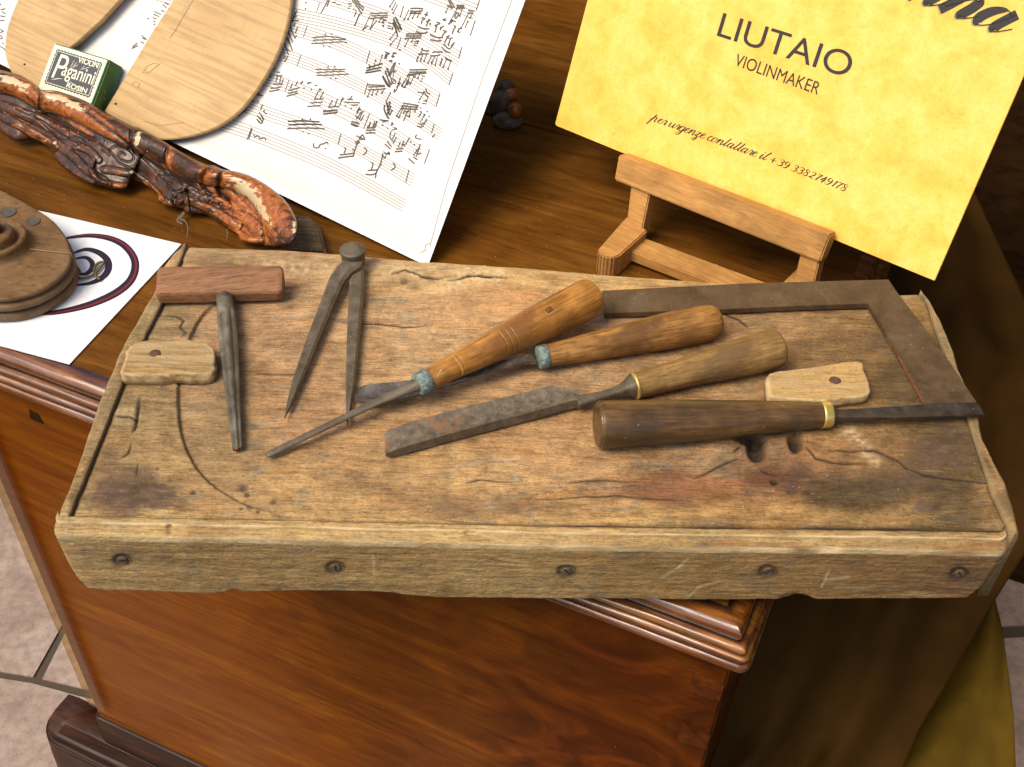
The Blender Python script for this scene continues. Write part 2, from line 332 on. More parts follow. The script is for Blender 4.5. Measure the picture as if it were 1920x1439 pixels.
def stone_mat():
    m = Mat('pavement stone'); a = m.noise((9,)*3, 6, .4); b = m.noise((90,)*3, 5); c = m.noise((420,)*3, 3)
    g = m.ramp(a, [(.3, (.22, .155, .125, 1)), (.5, (.295, .215, .175, 1)), (.7, (.36, .29, .245, 1))]); g = m.mix(.7, g, m.ramp(b, [(.3, (.62, .58, .56, 1)), (.6, (1.1, 1.08, 1.06, 1))]), 'MULTIPLY')
    g = m.mix(m.ramp(c, [(.62, 0.), (.68, .6)]), g, (.10, .095, .09, 1)); return m.done(g, .75, m.bump(m.math('ADD', b, m.math('MULTIPLY', c, .4)), .5, .002))
M_stone = stone_mat(); M_joint = plain('joint mortar', (.06, .042, .028, 1), .9)
def cloth(name, a, b):
    m = Mat(name); n = m.noise((14, 14, 14), 4, .6); f = m.noise((900, 900, 900), 2); g = m.ramp(n, [(.3, a), (.7, b)]); return m.done(g, .85, m.bump(f, .2, .0004), Specular_IOR_Level=.08)
M_drape = cloth('dark brown cloth', (.034, .0145, .0022, 1), (.066, .029, .0046, 1)); M_olive = cloth('olive reflection', (.08, .046, .004, 1), (.15, .088, .010, 1))
def carved_mat():
    m = Mat('worn carved lacquer'); k = m.msk()
    a = m.noise((60, 60, 60), 6, .8, .65); b = m.noise((260, 260, 260), 5, .5, .6); s = m.noise((50, 230, 230), 5, 1., rot=(0, 0, -.5))
    g = m.ramp(a, [(.35, (.020, .010, .005, 1)), (.52, (.055, .021, .009, 1)), (.68, (.12, .036, .010, 1))])
    org = m.ramp(b, [(.3, (.14, .030, .008, 1)), (.6, (.36, .11, .020, 1)), (.8, (.50, .20, .05, 1))])
    k1 = m.math('ADD', k[1], m.math('MULTIPLY', m.math('SUBTRACT', s, .5), 1.5)); g = m.mix(m.ramp(k1, [(.34, 0.), (.62, 1.)]), g, org)
    k2 = m.math('ADD', k[0], m.math('MULTIPLY', m.math('SUBTRACT', s, .5), 2.6)); g = m.mix(m.ramp(k2, [(.55, 0.), (.66, 1.)]), g, (.50, .385, .22, 1))
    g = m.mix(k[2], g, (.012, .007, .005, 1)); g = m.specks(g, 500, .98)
    return m.done(g, m.ramp(b, [(.3, .20), (.7, .42)]), m.bump(m.math('ADD', a, m.math('MULTIPLY', b, .35)), .25, .001), Specular_IOR_Level=.35, Coat_Weight=.08, Coat_Roughness=.1)
M_carved = carved_mat()
# ------------------------------------------------------------------ setting: floor, walls
ZF = -.69
CA = R(-22.93)
B0 = P(1398, 1270, -.027)                                   # lower outer corner of the chest's top moulding
MC = Matrix.Translation(Vector((B0[0], B0[1], 0)))@Matrix.Rotation(CA, 4, 'Z')      # chest frame: x along the front, y to the back
AC = np.array(MC)
def CW(x, y, z): return AC[:3, :3]@np.array([x, y, z])+AC[:3, 3]
g = mesh('floor', [(-3, -2, ZF+.0015), (3, -2, ZF+.0015), (3, 3, ZF+.0015), (-3, 3, ZF+.0015)], [(0, 1, 2, 3)], M_joint, smooth=False, kind='structure')
def slab(pts, h=.006):
    c = np.mean([P(x, y, ZF) for x, y in pts], 0); q = catmull([P(x, y, ZF)*np.array([1, 1, 1.]) for x, y in pts], 1, True)
    return prism('paving_slab', [c+(p-c)*.9985+np.array([0, 0, h-.002]) for p in q], (0, 0, -.02), M_stone, g, bev=.003)
for s_ in ([(-420, 640), (20, 560), (125, 1172), (66, 1278), (-420, 1200)], [(128, 1172), (600, 1100), (700, 1330), (160, 1300), (74, 1280)],
           [(-420, 1205), (62, 1280), (165, 1308), (300, 1330), (420, 1800), (-600, 1900)],
           [(1500, 900), (2500, 700), (2600, 1140), (1560, 1200)], [(1560, 1215), (2600, 1155), (2800, 1500), (1500, 1600)],
           [(-1500, 300), (-430, 620), (-430, 1200), (-1500, 1000)], [(-1480, 288), (-426, 608), (-418, 628), (16, 548), (300, -60), (-300, -260), (-1200, -160)], [(430, 1500), (1480, 1610), (1500, 2100), (430, 2100)]):
    slab(s_)
def wallbox(name, a, b, c, d, z0, z1, mat): return prism(name, [CW(*a, z1), CW(*b, z1), CW(*c, z1), CW(*d, z1)], (0, 0, z0-z1), mat, kind='structure')
wb = wallbox('back_wall', (-1.6, .74), (1.5, .74), (1.5, .78), (-1.6, .78), ZF, .9, M_darkwood)
for k in range(12):
    x0 = -1.55+k*.25
    prism('wall_panel', [CW(x0, .734, .88), CW(x0+.235, .734, .88), CW(x0+.235, .739, .88), CW(x0, .739, .88)], (0, 0, ZF-.86), M_darkwood, wb, bev=.002)
wallbox('side_wall', (.62, -.1), (.66, -.1), (.66, .738), (.62, .738), ZF, .9, M_darkwood)
# ------------------------------------------------------------------ chest
chest = thing('wooden_chest', 'glossy walnut chest with ridged moulding that carries the board, the papers and the easel', 'chest', MC)
LX = -.605                                                   # left end of the moulding
prof = [(-.022, 0), (-.014, -.0004), (-.0105, -.0018), (-.0085, -.0045), (-.0085, -.0075), (-.0100, -.0095), (-.0078, -.0098), (-.0048, -.0105), (-.0035, -.0125), (-.0042, -.0145),
        (-.0060, -.0152), (-.0030, -.0156), (-.0012, -.0175), (-.0016, -.0195), (-.0036, -.0205), (-.0010, -.0208), (.0006, -.0228), (.0004, -.0255), (-.0016, -.0272), (-.0060, -.0278), (-.022, -.0278)]
pr = catmull(prof, 3)
def sweep(name, prof, x0, x1, y0, y1, mat, parent, seg=60, cr=.012):
    """mitred moulding round front (y0) and both ends; corners a little rounded"""
    V = []; path = []
    qs = list(np.linspace(0, math.pi/2, 7))
    par = [('l', t) for t in np.linspace(0, 1, 12)[:-1]]+[('cl', a) for a in qs]+[('f', t) for t in np.linspace(0, 1, seg)[1:-1]]+[('cr', a) for a in qs]+[('r', t) for t in np.linspace(0, 1, 12)[1:]]
    for i, (k_, t) in enumerate(par):
        for j, (o, z) in enumerate(prof):
            k = 0.00035*float(fbm(np.array(i*.6+3.), np.array(j*.35+5.), 3))*2; o += k; rr = max(.0012, cr+o); a0, a1, b0 = x0-o, x1+o, y0-o
            if k_ == 'l': p = (a0, y1+(b0+rr-y1)*t)
            elif k_ == 'cl': p = (a0+rr-rr*math.cos(t), b0+rr-rr*math.sin(t))
            elif k_ == 'f': p = (a0+rr+(a1-a0-2*rr)*t, b0)
            elif k_ == 'cr': p = (a1-rr+rr*math.sin(t), b0+rr-rr*math.cos(t))
            else: p = (a1, b0+rr+(y1-b0-rr)*t)
            V.append((p[0], p[1], z+k))
        path.append(0)
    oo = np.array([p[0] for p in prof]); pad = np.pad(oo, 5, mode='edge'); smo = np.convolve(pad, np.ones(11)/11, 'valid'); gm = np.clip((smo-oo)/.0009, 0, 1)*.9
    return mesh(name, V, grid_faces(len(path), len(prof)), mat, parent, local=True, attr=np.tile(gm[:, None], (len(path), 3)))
YB = .75
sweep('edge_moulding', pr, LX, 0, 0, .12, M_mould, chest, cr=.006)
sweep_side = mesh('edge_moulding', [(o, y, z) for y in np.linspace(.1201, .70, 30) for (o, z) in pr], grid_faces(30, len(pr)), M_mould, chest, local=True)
# top: front board and rear board with the seam between
prism('top_board', [(LX+.0215, .0215, 0), (-.0215, .0215, 0), (-.0215, .440, 0), (-1.1, .440, 0), (-1.1, .118, 0), (LX+.0215, .118, 0)], (0, 0, -.02), M_top, chest, bev=.0004, local=True)
box('top_board', (-1.1, .4415, -.02), (-.0215, .70, .0006), M_top, chest, bev=.0008)
BX0, BX1, BY0 = LX+.010, -.010, .012
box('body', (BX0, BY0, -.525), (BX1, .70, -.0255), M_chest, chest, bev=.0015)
pp = [(-.07, -.568), (-.004, -.5685), (.004, -.5695), (.012, -.571), (.018, -.5735), (.0185, -.580), (.021, -.583), (.0235, -.590), (.0235, -.67), (-.02, -.6705)]
bp = [(-.02, -.5195), (.0005, -.520), (.003, -.5225), (.0035, -.540), (.0035, -.5678), (-.02, -.5679)]
sweep('plinth', [(-.021, -.63)]+[q_ for q_ in catmull(pp, 3) if q_[0] > -.03], BX0-.058, BX1+.001, BY0-.001, BY0+.026, wood('plinth walnut', (.014, .006, .005, 1), (.035, .014, .010, 1), (.07, .028, .018, 1), streak=(8, 80, 80), blotch=12, rough=.42, bump=.1, coat=.0, spec=.3), chest, cr=.004)
sweep('base_band', catmull(bp, 2), BX0-.001, BX1+.001, BY0-.001, .70, bpy.data.materials['plinth walnut'], chest, cr=.003)
box('plinth_core', (BX0-.054, BY0-.015, -.66), (BX1-.002, BY0+.0255, -.5692), bpy.data.materials['plinth walnut'], chest, bev=.001)
box('plinth_side', (BX1-.03, BY0+.026, -.66), (BX1+.018, .70, -.570), bpy.data.materials['plinth walnut'], chest, bev=.002)
# dovetails at the right corner, a repaired plug under the moulding at the left
M_dove = wood('end grain walnut', (.03, .007, .0015, 1), (.07, .017, .003, 1), (.12, .033, .005, 1), streak=(60, 60, 60), blotch=30, rough=.4, spec=.25)
for zz in (-.062, -.120, -.178, -.236, -.294, -.352, -.41):
    prism('dovetail', [CW(BX1-.0006, BY0-.0006, zz), CW(BX1-.020, BY0-.0006, zz+.004), CW(BX1-.020, BY0-.0006, zz-.020), CW(BX1-.0006, BY0-.0006, zz-.016)], AC[:3, :3]@np.array([0, .003, 0]), M_dove, chest, bev=.0003)
MS = Plane(CW(0, BY0, 0), AC[:3, 0], np.array([0, 0, 1.]))
prism('repair_plug', [MS.P(*q, .0004) for q in [(54, 768), (72, 778), (82, 796), (66, 790), (56, 784)]], AC[:3, :3]@np.array([0, .003, 0]), M_darkwood, chest)
# see-through strip added for the window reflection at the chest's left corner
m = Mat('reflection tint'); m.b.inputs['Roughness'].default_value = .12; tr = m.n('BsdfTransparent'); tr.inputs[0].default_value = (.88, .76, .56, 1); mx = m.n('MixShader'); mx.inputs[0].default_value = .12
m.b.inputs['Base Color'].default_value = (.42, .36, .28, 1); out = m.t.nodes['Material Output']; m.l(tr.outputs[0], mx.inputs[1]); m.l(m.b.outputs[0], mx.inputs[2]); m.l(mx.outputs[0], out.inputs[0])
gp = [(LX+.004, -.03), (LX+.018, -.034)]
tagm(prism('reflection_strip', [CW(LX+.0105, .006, -.03), CW(LX+.031, .006, -.03), CW(LX+.031, .009, -.03), CW(LX+.0105, .009, -.03)], (0, 0, -.46), m.m, M=None, bev=.0004), 'narrow see-through strip added for a window reflection at the left corner of the chest', 'reflection strip')
# ------------------------------------------------------------------ dark cloth and added reflection sheet at the lower right
def cloth_sheet(name, outline_fn, nu, nv, mat, label, cat):
    V = [outline_fn(i/(nu-1), j/(nv-1)) for j in range(nv) for i in range(nu)]
    n = nu*nv; V2 = [p-np.array([0, 0, .003]) for p in V]
    f = grid_faces(nv, nu)+[tuple(q[::-1]) for q in grid_faces(nv, nu, off=n)]
    bd = list(range(nu))+[j*nu+nu-1 for j in range(1, nv)]+[(nv-1)*nu+i for i in range(nu-2, -1, -1)]+[j*nu for j in range(nv-2, 0, -1)]
    f += [(bd[k], bd[(k+1) % len(bd)], bd[(k+1) % len(bd)]+n, bd[k]+n) for k in range(len(bd))]
    return tagm(mesh(name, V+V2, f, mat, smooth=True), label, cat)
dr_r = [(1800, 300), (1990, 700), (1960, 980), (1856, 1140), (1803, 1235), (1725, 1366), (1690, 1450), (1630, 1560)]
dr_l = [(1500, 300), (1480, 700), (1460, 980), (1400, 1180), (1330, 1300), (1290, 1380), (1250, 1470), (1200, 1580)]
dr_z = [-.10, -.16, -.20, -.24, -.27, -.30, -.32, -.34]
def lerp_tab(tab, t):
    k = t*(len(tab)-1); i = min(int(k), len(tab)-2); return np.array(tab[i])*(1-(k-i))+np.array(tab[i+1])*(k-i)
def drape(u, v):
    l = lerp_tab(dr_l, v); r = lerp_tab(dr_r, v); z = float(lerp_tab(dr_z, v)); p = l*(1-u)+r*u
    q = P(p[0], p[1], z-.02*u); q[2] += .012*math.sin(u*17+v*5+2*math.sin(v*6))*math.sin(math.pi*min(1, max(u, .02)))+.010*float(fbm(np.array(u*5.), np.array(v*7.+3), 3)); return q
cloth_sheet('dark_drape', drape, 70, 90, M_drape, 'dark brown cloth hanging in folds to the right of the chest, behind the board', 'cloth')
ol_r = [(1862, 1105), (1880, 1180), (1893, 1270), (1900, 1340), (1906, 1440), (1912, 1580)]
ol_l = [(1830, 1105), (1760, 1180), (1700, 1270), (1640, 1340), (1560, 1440), (1480, 1580)]
def olive(u, v):
    l = lerp_tab(ol_l, v); r = lerp_tab(ol_r, v); p = l*(1-u)+r*u; q = P(p[0], p[1], -.385); q[2] += .012*math.sin(u*7+v*4+1)*(1-u**6)+.008*float(fbm(np.array(u*4.+9), np.array(v*5.), 3)); return q
cloth_sheet('olive_reflection', olive, 50, 60, M_olive, 'olive yellow sheet with a rounded edge added for a window reflection at the bottom right corner', 'cloth')  # folded sheet added in place of a jacket's reflection in the window

# ------------------------------------------------------------------ the old board
ZT = .060
board = thing('old_board', 'thick worn wooden board with rims and a screwed front rail, carrying all the tools', 'board', Matrix.Translation(Vector(P(960, 760, 0))))
def pv(px, z=ZT): return P(px[0], px[1], z)
def interp_line(pts, tv):            # x as function of y for world poly, tv = world y
    q = np.array([pv(p)[:2] for p in pts]); o = np.argsort(q[:, 1]); return np.interp(tv, q[o, 1], q[o, 0])
L_out = [(104, 968), (108, 952), (130, 900), (150, 845), (167, 790), (200, 705), (228, 640), (262, 585), (285, 545), (297, 505), (318, 480), (340, 462), (352, 456)]
L_in = [(134, 966), (165, 890), (205, 790), (240, 702), (275, 630), (302, 580), (322, 530), (345, 480), (352, 456)]
R_in = [(1888, 985), (1860, 930), (1835, 850), (1800, 745), (1770, 660), (1748, 600), (1738, 566), (1725, 545)]
R_out = [(1916, 995), (1912, 965), (1893, 905), (1868, 860), (1850, 825), (1838, 765), (1815, 720), (1795, 660), (1770, 600), (1752, 575), (1735, 556), (1725, 545)]
BK = [(352, 456), (430, 459), (520, 461), (610, 467), (700, 475), (800, 484), (900, 491), (1000, 497), (1100, 505), (1200, 513), (1300, 520), (1400, 526), (1500, 531), (1600, 538), (1690, 546), (1725, 545)]
FR = [(101, 967), (134, 965), (400, 970), (600, 974), (800, 978), (1000, 982), (1300, 984), (1600, 985), (1885, 990), (1916, 992)]
def yline(pts, tx):
    q = np.array([pv(p)[:2] for p in pts]); o = np.argsort(q[:, 0]); return np.interp(tx, q[o, 0], q[o, 1])
def pxs(pts): return pts
_jit = lambda n, a, f=40., s=0: a*2*fbm(np.arange(n)*f/n+s, np.full(n, 3.3+s), 4)
def feat(PX, PY, X, Y):
    """relief of the board's face in metres (negative = cut in) and masks; PX,PY photo pixels at the face, X,Y metres"""
    h = np.zeros(X.shape); st = np.zeros(X.shape); wr = np.zeros(X.shape); dt = np.zeros(X.shape)
    wx = 14*fbm(PX/60, PY/60, 3); wy = 14*fbm(PX/60+50, PY/60, 3)
    h += .0016*fbm(X*9, Y*24, 4)+.0007*fbm(X*60+5, Y*240, 3)+.0005*fbm(X*150, Y*150+9, 3)
    # swirling grain ridges round the knot
    kx, ky = 1450., 855.; rr = np.hypot((PX-kx)/1.9, PY-ky); h += .0006*np.sin(rr/7+6*fbm(PX/90, PY/50, 3))*np.exp(-(rr/95)**2)
    h += .0004*np.sin((PY+.22*PX+60*fbm(PX/260, PY/110, 3))/8)*sm((PY-860)/60)
    # long carved curve at the left: sharp step, hollow fading to the right
    c1 = catmull([(430, 560), (392, 576), (365, 612), (345, 660), (334, 710), (333, 765), (340, 815), (357, 858), (382, 893), (415, 920), (455, 942), (510, 962)], 5)
    D, S, T = dpoly(PX+wx*.15, PY+wy*.15, c1); inside = (S < 0); fade = np.sin(np.pi*np.clip(T, .02, .98))**.5
    h -= np.where(inside, .0026*np.exp(-D/42), 0)*fade; dt += .60*np.exp(-(D/3.2)**2)*fade; st += np.where(inside, .25*np.exp(-D/18), 0)*fade
    # second oval scallop behind the handles
    c2 = catmull([(836, 552), (846, 574), (862, 592), (888, 604), (925, 609), (960, 603)], 5); D, S, T = dpoly(PX, PY, c2)
    h += np.where(S < 0, .0014*np.exp(-D/35), -.0006*np.exp(-D/16)); dt += .22*np.exp(-(D/2.5)**2); wr += np.where(S < 0, .20*np.exp(-D/50), 0)
    # raised patch with a rough edge above the left latch
    D, S, T = dpoly(PX, PY, [(262, 634), (300, 637), (345, 640)]); h -= .0012*np.exp(-(D/4)**2); dt += .6*np.exp(-(D/2.5)**2)
    D, S, T = dpoly(PX, PY, catmull([(395, 578), (372, 600), (358, 638)], 4)); dt += .3*np.exp(-(D/3)**2)
    # knot holes
    for (x, y, a, b, dep) in ((1420, 838, 15, 22, .007), (1492, 828, 12, 18, .006), (1452, 905, 7, 4, .002), (1408, 822, 24, 8, .003)):
        q = ((PX+wx*.35-x)/a)**2+((PY+wy*.35-y)/b)**2; h -= dep*np.exp(-q**2*.6); dt += .95*np.exp(-q*q*.7)
    for (x, y, a) in ((455, 912, 11), (463, 925, 6), (512, 940, 7), (468, 950, 8), (452, 952, 5), (484, 960, 4), (705, 487, 9), (757, 527, 8), (295, 878, 4), (320, 900, 5), (362, 922, 6), (1485, 917, 10), (1517, 922, 9), (786, 487, 7)):
        q = np.hypot(PX+wx*.2-x, (PY+wy*.2-y)*1.25)/a; st += .9*np.exp(-q**4); h -= .0006*np.exp(-q**2)
    # cracks
    for pts, wd, dep in (([(1555, 843), (1600, 846), (1640, 845), (1682, 861), (1702, 878)], 2.2, .002), ([(1512, 838), (1530, 858), (1560, 868), (1625, 871)], 2.2, .0018), ([(1303, 894), (1330, 883), (1350, 873), (1392, 854)], 1.8, .0014),
                         ([(1695, 876), (1735, 893), (1790, 900), (1860, 907)], 1.8, .0014), ([(1060, 906), (1120, 899), (1200, 903)], 1.4, .001), ([(1376, 847), (1392, 833)], 1.8, .001), ([(1428, 880), (1440, 886), (1450, 890)], 2, .001),
                         ([(262, 745), (258, 770), (254, 795), (248, 808)], 3.2, .0018), ([(215, 778), (240, 778), (256, 784)], 2.4, .0016), ([(246, 832), (240, 850), (228, 858)], 2, .001), ([(258, 870), (255, 890)], 1.4, .0008),
                         ([(630, 604), (700, 607), (760, 612), (800, 609)], 1.5, .0008), ([(840, 527), (880, 519), (950, 522)], 1.6, .001), ([(735, 515), (760, 508), (790, 520), (830, 522)], 1.6, .001), ([(300, 590), (330, 592), (345, 600), (338, 612), (350, 622), (340, 630)], 1.6, .0009),
                         ([(1360, 590), (1385, 600), (1402, 614)], 2.0, .001), ([(480, 700), (560, 704)], 1.2, .0006), ([(870, 905), (900, 899), (960, 902)], 1.3, .0008), ([(1000, 935), (1150, 930), (1300, 940)], 1.2, .0006), ([(1290, 780), (1340, 790)], 1., .0006)):
        D, S, T = dpoly(PX+wx*.35, PY+wy*.35, pts); e = np.exp(-(D/wd)**2)*np.sin(np.pi*np.clip(T, .04, .96))**.4; h -= dep*e; dt += 1.15*e
    # splintered notch edges: lighter bare wood with lifted lip
    for pts in ([(700, 506), (760, 512), (820, 535), (870, 530), (930, 520)], [(500, 497), (560, 500), (620, 508)], [(1590, 810), (1620, 840), (1640, 868)], [(215, 771), (250, 773)], [(860, 512), (900, 507), (940, 515)]):
        D, S, T = dpoly(PX+wx, PY+wy, pts); n_ = fbm(PX/9, PY/5, 3); e = np.exp(-(D/12)**2)*np.clip(.5+n_*2.2, 0, 1); wr += .75*e; h += .0010*e*n_*3
    # stains
    n1 = fbm(PX/70, PY/34, 5); n2 = fbm(PX/24+40, PY/14, 4)
    for (x, y, a, b, k) in ((235, 915, 90, 42, 1.), (300, 930, 90, 22, .8), (1660, 890, 190, 80, .62), (1560, 930, 130, 50, .5), (1790, 840, 60, 110, .62), (1760, 930, 100, 50, .6), (1700, 660, 55, 90, .4), (1600, 620, 90, 28, .45), (1340, 870, 60, 26, .5), (1390, 790, 120, 60, .45),
                         (900, 955, 150, 26, .5), (1250, 925, 120, 22, .4), (560, 640, 60, 22, .25), (1050, 500, 60, 16, .25), (400, 490, 60, 18, .45), (1480, 575, 110, 20, .35), (1280, 700, 50, 30, .3), (440, 760, 30, 80, .22), (700, 900, 100, 20, .25)):
        q = ((PX-x)/a)**2+((PY-y)/b)**2; st += .75*k*np.clip(.95-q+n1*3.6+n2*2.4, 0, 1)*np.exp(-q*.35)
    wr += .5*np.clip(n2*3-.55, 0, 1)*sm((PY-560)/-80)+.35*np.clip(fbm(PX/80+9, PY/10, 4)*4-.9, 0, 1)
    return h, np.clip(st, 0, .92), np.clip(wr, 0, 1), np.clip(dt, 0, 1)
def lin(c): c = np.array(c)/255.; return np.where(c < .04045, c/12.92, ((c+.055)/1.055)**2.4)
TONES = [(420, 500, 120, 40, 168, 132, 92), (600, 560, 130, 60, 188, 148, 104), (500, 620, 110, 60, 178, 138, 98), (780, 640, 150, 70, 192, 152, 106), (900, 570, 80, 40, 204, 152, 98), (1000, 515, 160, 22, 200, 160, 100), (1300, 530, 200, 14, 190, 150, 88),
 (700, 520, 120, 25, 196, 158, 108), (1060, 650, 100, 50, 178, 138, 96), (1330, 690, 110, 50, 168, 128, 84), (1480, 610, 120, 30, 160, 122, 78), (1580, 650, 90, 70, 132, 102, 62), (1700, 720, 60, 90, 104, 82, 48), (1600, 780, 150, 30, 140, 108, 66), (1700, 600, 40, 60, 150, 115, 66),
 (1640, 850, 120, 30, 152, 112, 66), (1760, 860, 80, 60, 98, 78, 48), (1600, 920, 110, 40, 92, 74, 46), (1790, 950, 90, 40, 108, 86, 50), (1700, 950, 50, 26, 168, 128, 76), (1440, 890, 60, 40, 112, 72, 48), (1540, 860, 70, 26, 172, 124, 76), (1450, 850, 40, 24, 150, 112, 80), (1380, 950, 140, 26, 160, 116, 66),
 (1270, 920, 120, 22, 160, 102, 62), (1250, 870, 110, 34, 158, 122, 82), (1100, 870, 110, 34, 186, 142, 92), (900, 880, 130, 36, 190, 148, 94), (850, 940, 120, 22, 168, 130, 84), (1080, 945, 130, 20, 180, 136, 82), (1240, 965, 300, 12, 188, 146, 84), (650, 870, 110, 36, 182, 140, 88), (600, 945, 110, 24, 184, 144, 90),
 (420, 800, 60, 90, 156, 124, 82), (400, 700, 50, 60, 164, 130, 92), (560, 740, 70, 70, 176, 134, 92), (460, 930, 60, 24, 178, 140, 90), (270, 740, 50, 60, 148, 120, 80), (280, 840, 60, 40, 160, 128, 82), (360, 900, 60, 30, 170, 132, 82), (300, 605, 50, 26, 150, 124, 84), (200, 900, 40, 50, 136, 104, 72),
 (1180, 790, 90, 30, 168, 124, 78), (960, 800, 110, 34, 176, 132, 84), (160, 880, 30, 80, 150, 122, 78), (240, 680, 26, 90, 148, 120, 78), (1860, 900, 30, 90, 158, 122, 74), (1800, 680, 24, 90, 138, 112, 66),
 (200, 985, 120, 16, 184, 152, 96), (600, 1000, 260, 16, 186, 152, 96), (1000, 1005, 240, 16, 190, 154, 98), (1400, 1008, 220, 16, 172, 140, 86), (1750, 1010, 160, 18, 166, 134, 82),
 (200, 1060, 120, 40, 176, 142, 90), (420, 1060, 140, 40, 168, 134, 82), (700, 1070, 160, 40, 170, 136, 82), (960, 1070, 160, 40, 172, 138, 84), (1200, 1070, 140, 40, 158, 124, 72), (1440, 1065, 140, 40, 158, 120, 68), (1640, 1070, 120, 40, 154, 116, 64), (1820, 1065, 90, 40, 148, 106, 60)]
KN = [(1452, 862, 52), (915, 572, 34), (948, 905, 30), (690, 655, 22), (1130, 700, 26), (620, 880, 20), (1690, 800, 24)]
def tonefn(PX, PY, rail=False, k=.765):
    w1 = 46*fbm(PX/75+3, PY/55, 4)*2; w2 = 26*fbm(PX/75+60, PY/55+9, 4)*2
    acc = np.zeros(PX.shape+(3,)); W = np.zeros(PX.shape)+1e-9
    for (x, y, a, b, r, g, bl) in TONES:
        q = np.exp(-2.0*(((PX+w1-x)/a)**2+((PY+w2-y)/b)**2)**.8)+1e-7; acc += q[..., None]*lin((r, g, bl)); W += q
    T = acc/W[..., None]
    psi = PY+10*fbm(PX/240, PY/60+7, 3)*(0 if rail else 1)
    if not rail:
        for (x, y, a) in KN:
            dx, dy = (PX-x)/2.0, PY-y; r2 = dx*dx+dy*dy+a*a*.35; psi = psi-dy*a*a/r2*.9
    g1 = fbm(PX/110+5, psi/6.5, 5); g2 = fbm(PX/34+9, psi/2.4+30, 4); g3 = fbm(PX/55, psi/14+11, 4); g4 = fbm(PX/11+3, psi/1.3, 3)
    g5 = fbm(PX/26+12, PY/18+3, 5); g6 = fbm(PX/7+2, PY/5+31, 3); am = .66 if rail else 1.18; dk = np.clip(1+am*(g1*.42+g2*.34+g4*.26+g5*.62+g6*.26), .40, 1.5); T = T*dk[..., None]
    red = np.clip(g3*3.4-.15, 0, 1)[..., None]; T = T*(1-red*np.array([0., .12, .22]))
    gy = np.clip(fbm(PX/40+70, psi/12+4, 5)*5-.55, 0, 1)[..., None]*.55; T = T*(1-gy)+gy*T.mean(-1, keepdims=True)*np.array([1.02, .92, .70])*.82
    dkb = np.clip(fbm(PX/60+33, psi/9+2, 5)*6-1.15, 0, 1)[..., None]*.5; T = T*(1-dkb)+T*dkb*np.array([.52, .44, .38])
    if rail: k = k*1.12
    T = T*np.array([.985, .99, .94])
    L_ = (T*np.array([.3, .55, .15])).sum(-1, keepdims=True); T = L_*np.array([1.05, 1., .80])*.15+T*.85
    return (T*k).reshape(-1, 3)
def pixgrid(X, Y, Z):
    dx, dy, dz = X-CC[0], Y-CC[1], Z-CC[2]; k = dx*fw[0]+dy*fw[1]+dz*fw[2]
    return 960+FPX*(dx*CR[0]+dy*CR[1]+dz*CR[2])/k, 719.5-FPX*(dx*CU[0]+dy*CU[1]+dz*CU[2])/k
def solid_grid(name, X, Y, Z, zb, mat, parent, attr, tone=None, **kw):
    nv, nu = X.shape; V = np.stack([X.ravel(), Y.ravel(), Z.ravel()], 1); n = nu*nv
    f = grid_faces(nv, nu)
    bd = list(range(nu))+[j*nu+nu-1 for j in range(1, nv)]+[(nv-1)*nu+i for i in range(nu-2, -1, -1)]+[j*nu for j in range(nv-2, 0, -1)]
    lo = V[bd].copy(); lo[:, 2] = zb; V = np.vstack([V, lo]); A = np.vstack([attr, attr[bd]])
    if tone is not None: tone = np.vstack([tone, tone[bd]])
    m_ = len(bd); f += [(bd[k], bd[(k+1) % m_], n+(k+1) % m_, n+k) for k in range(m_)]+[tuple(range(n, n+m_))]
    return mesh(name, V, f, mat, parent, attr=A, tone=tone, **kw)
# central panel
nu, nv = 760, 300
yf0, yb0 = pv((960, 980))[1], pv((960, 480))[1]
S_, T_ = np.meshgrid(np.linspace(0, 1, nu), np.linspace(0, 1, nv))
def corners(u, v, Lp, Rp, n_it=3):
    Y = yf0+(yb0-yf0)*v; X = Y*0
    for _ in range(4):
        xl = interp_line(Lp, Y); xr = interp_line(Rp, Y); X = xl*(1-u)+xr*u
        Y = yline(FR, X)*(1-v)+(yline(BK, X))*v
    return X, Y
X, Y = corners(S_, T_, L_in, R_in)
ed = .0012*fbm(X*90, Y*0+4, 4)*2; Y = Y+ed*T_**8
PX, PY = pixgrid(X, Y, X*0+ZT-.001)
h, st, wr, dt = feat(PX, PY, X, Y)
Z = ZT-.0012+h
el = np.minimum(S_, 1)*.5; 
dl = (X-interp_line(L_in, Y)); dr2 = (interp_line(R_in, Y)-X); df = Y-yline(FR, X); db = yline(BK, X)-Y
Z -= .0008*np.exp(-(dl/.0014)**2)+.0004*np.exp(-(dr2/.0014)**2)+(.0006+.0022*sm((X+.06)/.25))*np.exp(-(df/(.0012+.0008*sm((X+.06)/.25)))**2)
dt = np.clip(dt+.45*np.exp(-(dl/.0012)**2)+.25*np.exp(-(dr2/.0011)**2)+(.25+.65*sm((X+.12)/.2))*np.exp(-(df/.0011)**2), 0, 1)
Z -= .004*np.exp(-(db/.004))+0*db; wr = np.clip(wr+.75*np.exp(-(db/.006))*(.5+1.6*fbm(X*120, Y*60, 3)), 0, 1)
# low back strip slightly raised with a broken front edge
bs = yline([(352, 490), (500, 497), (640, 505), (760, 520), (880, 516), (1000, 520), (1200, 532), (1725, 560)], X)+.003*fbm(X*40, Y*0+2, 4)
Z += .0012*sm((Y-bs)/.002); dt = np.clip(dt+.25*np.exp(-((Y-bs)/.0012)**2), 0, 1)
solid_grid('panel', X, Y, Z, .002, M_board, board, np.stack([st.ravel(), wr.ravel(), dt.ravel()], 1), tone=tonefn(PX, PY))
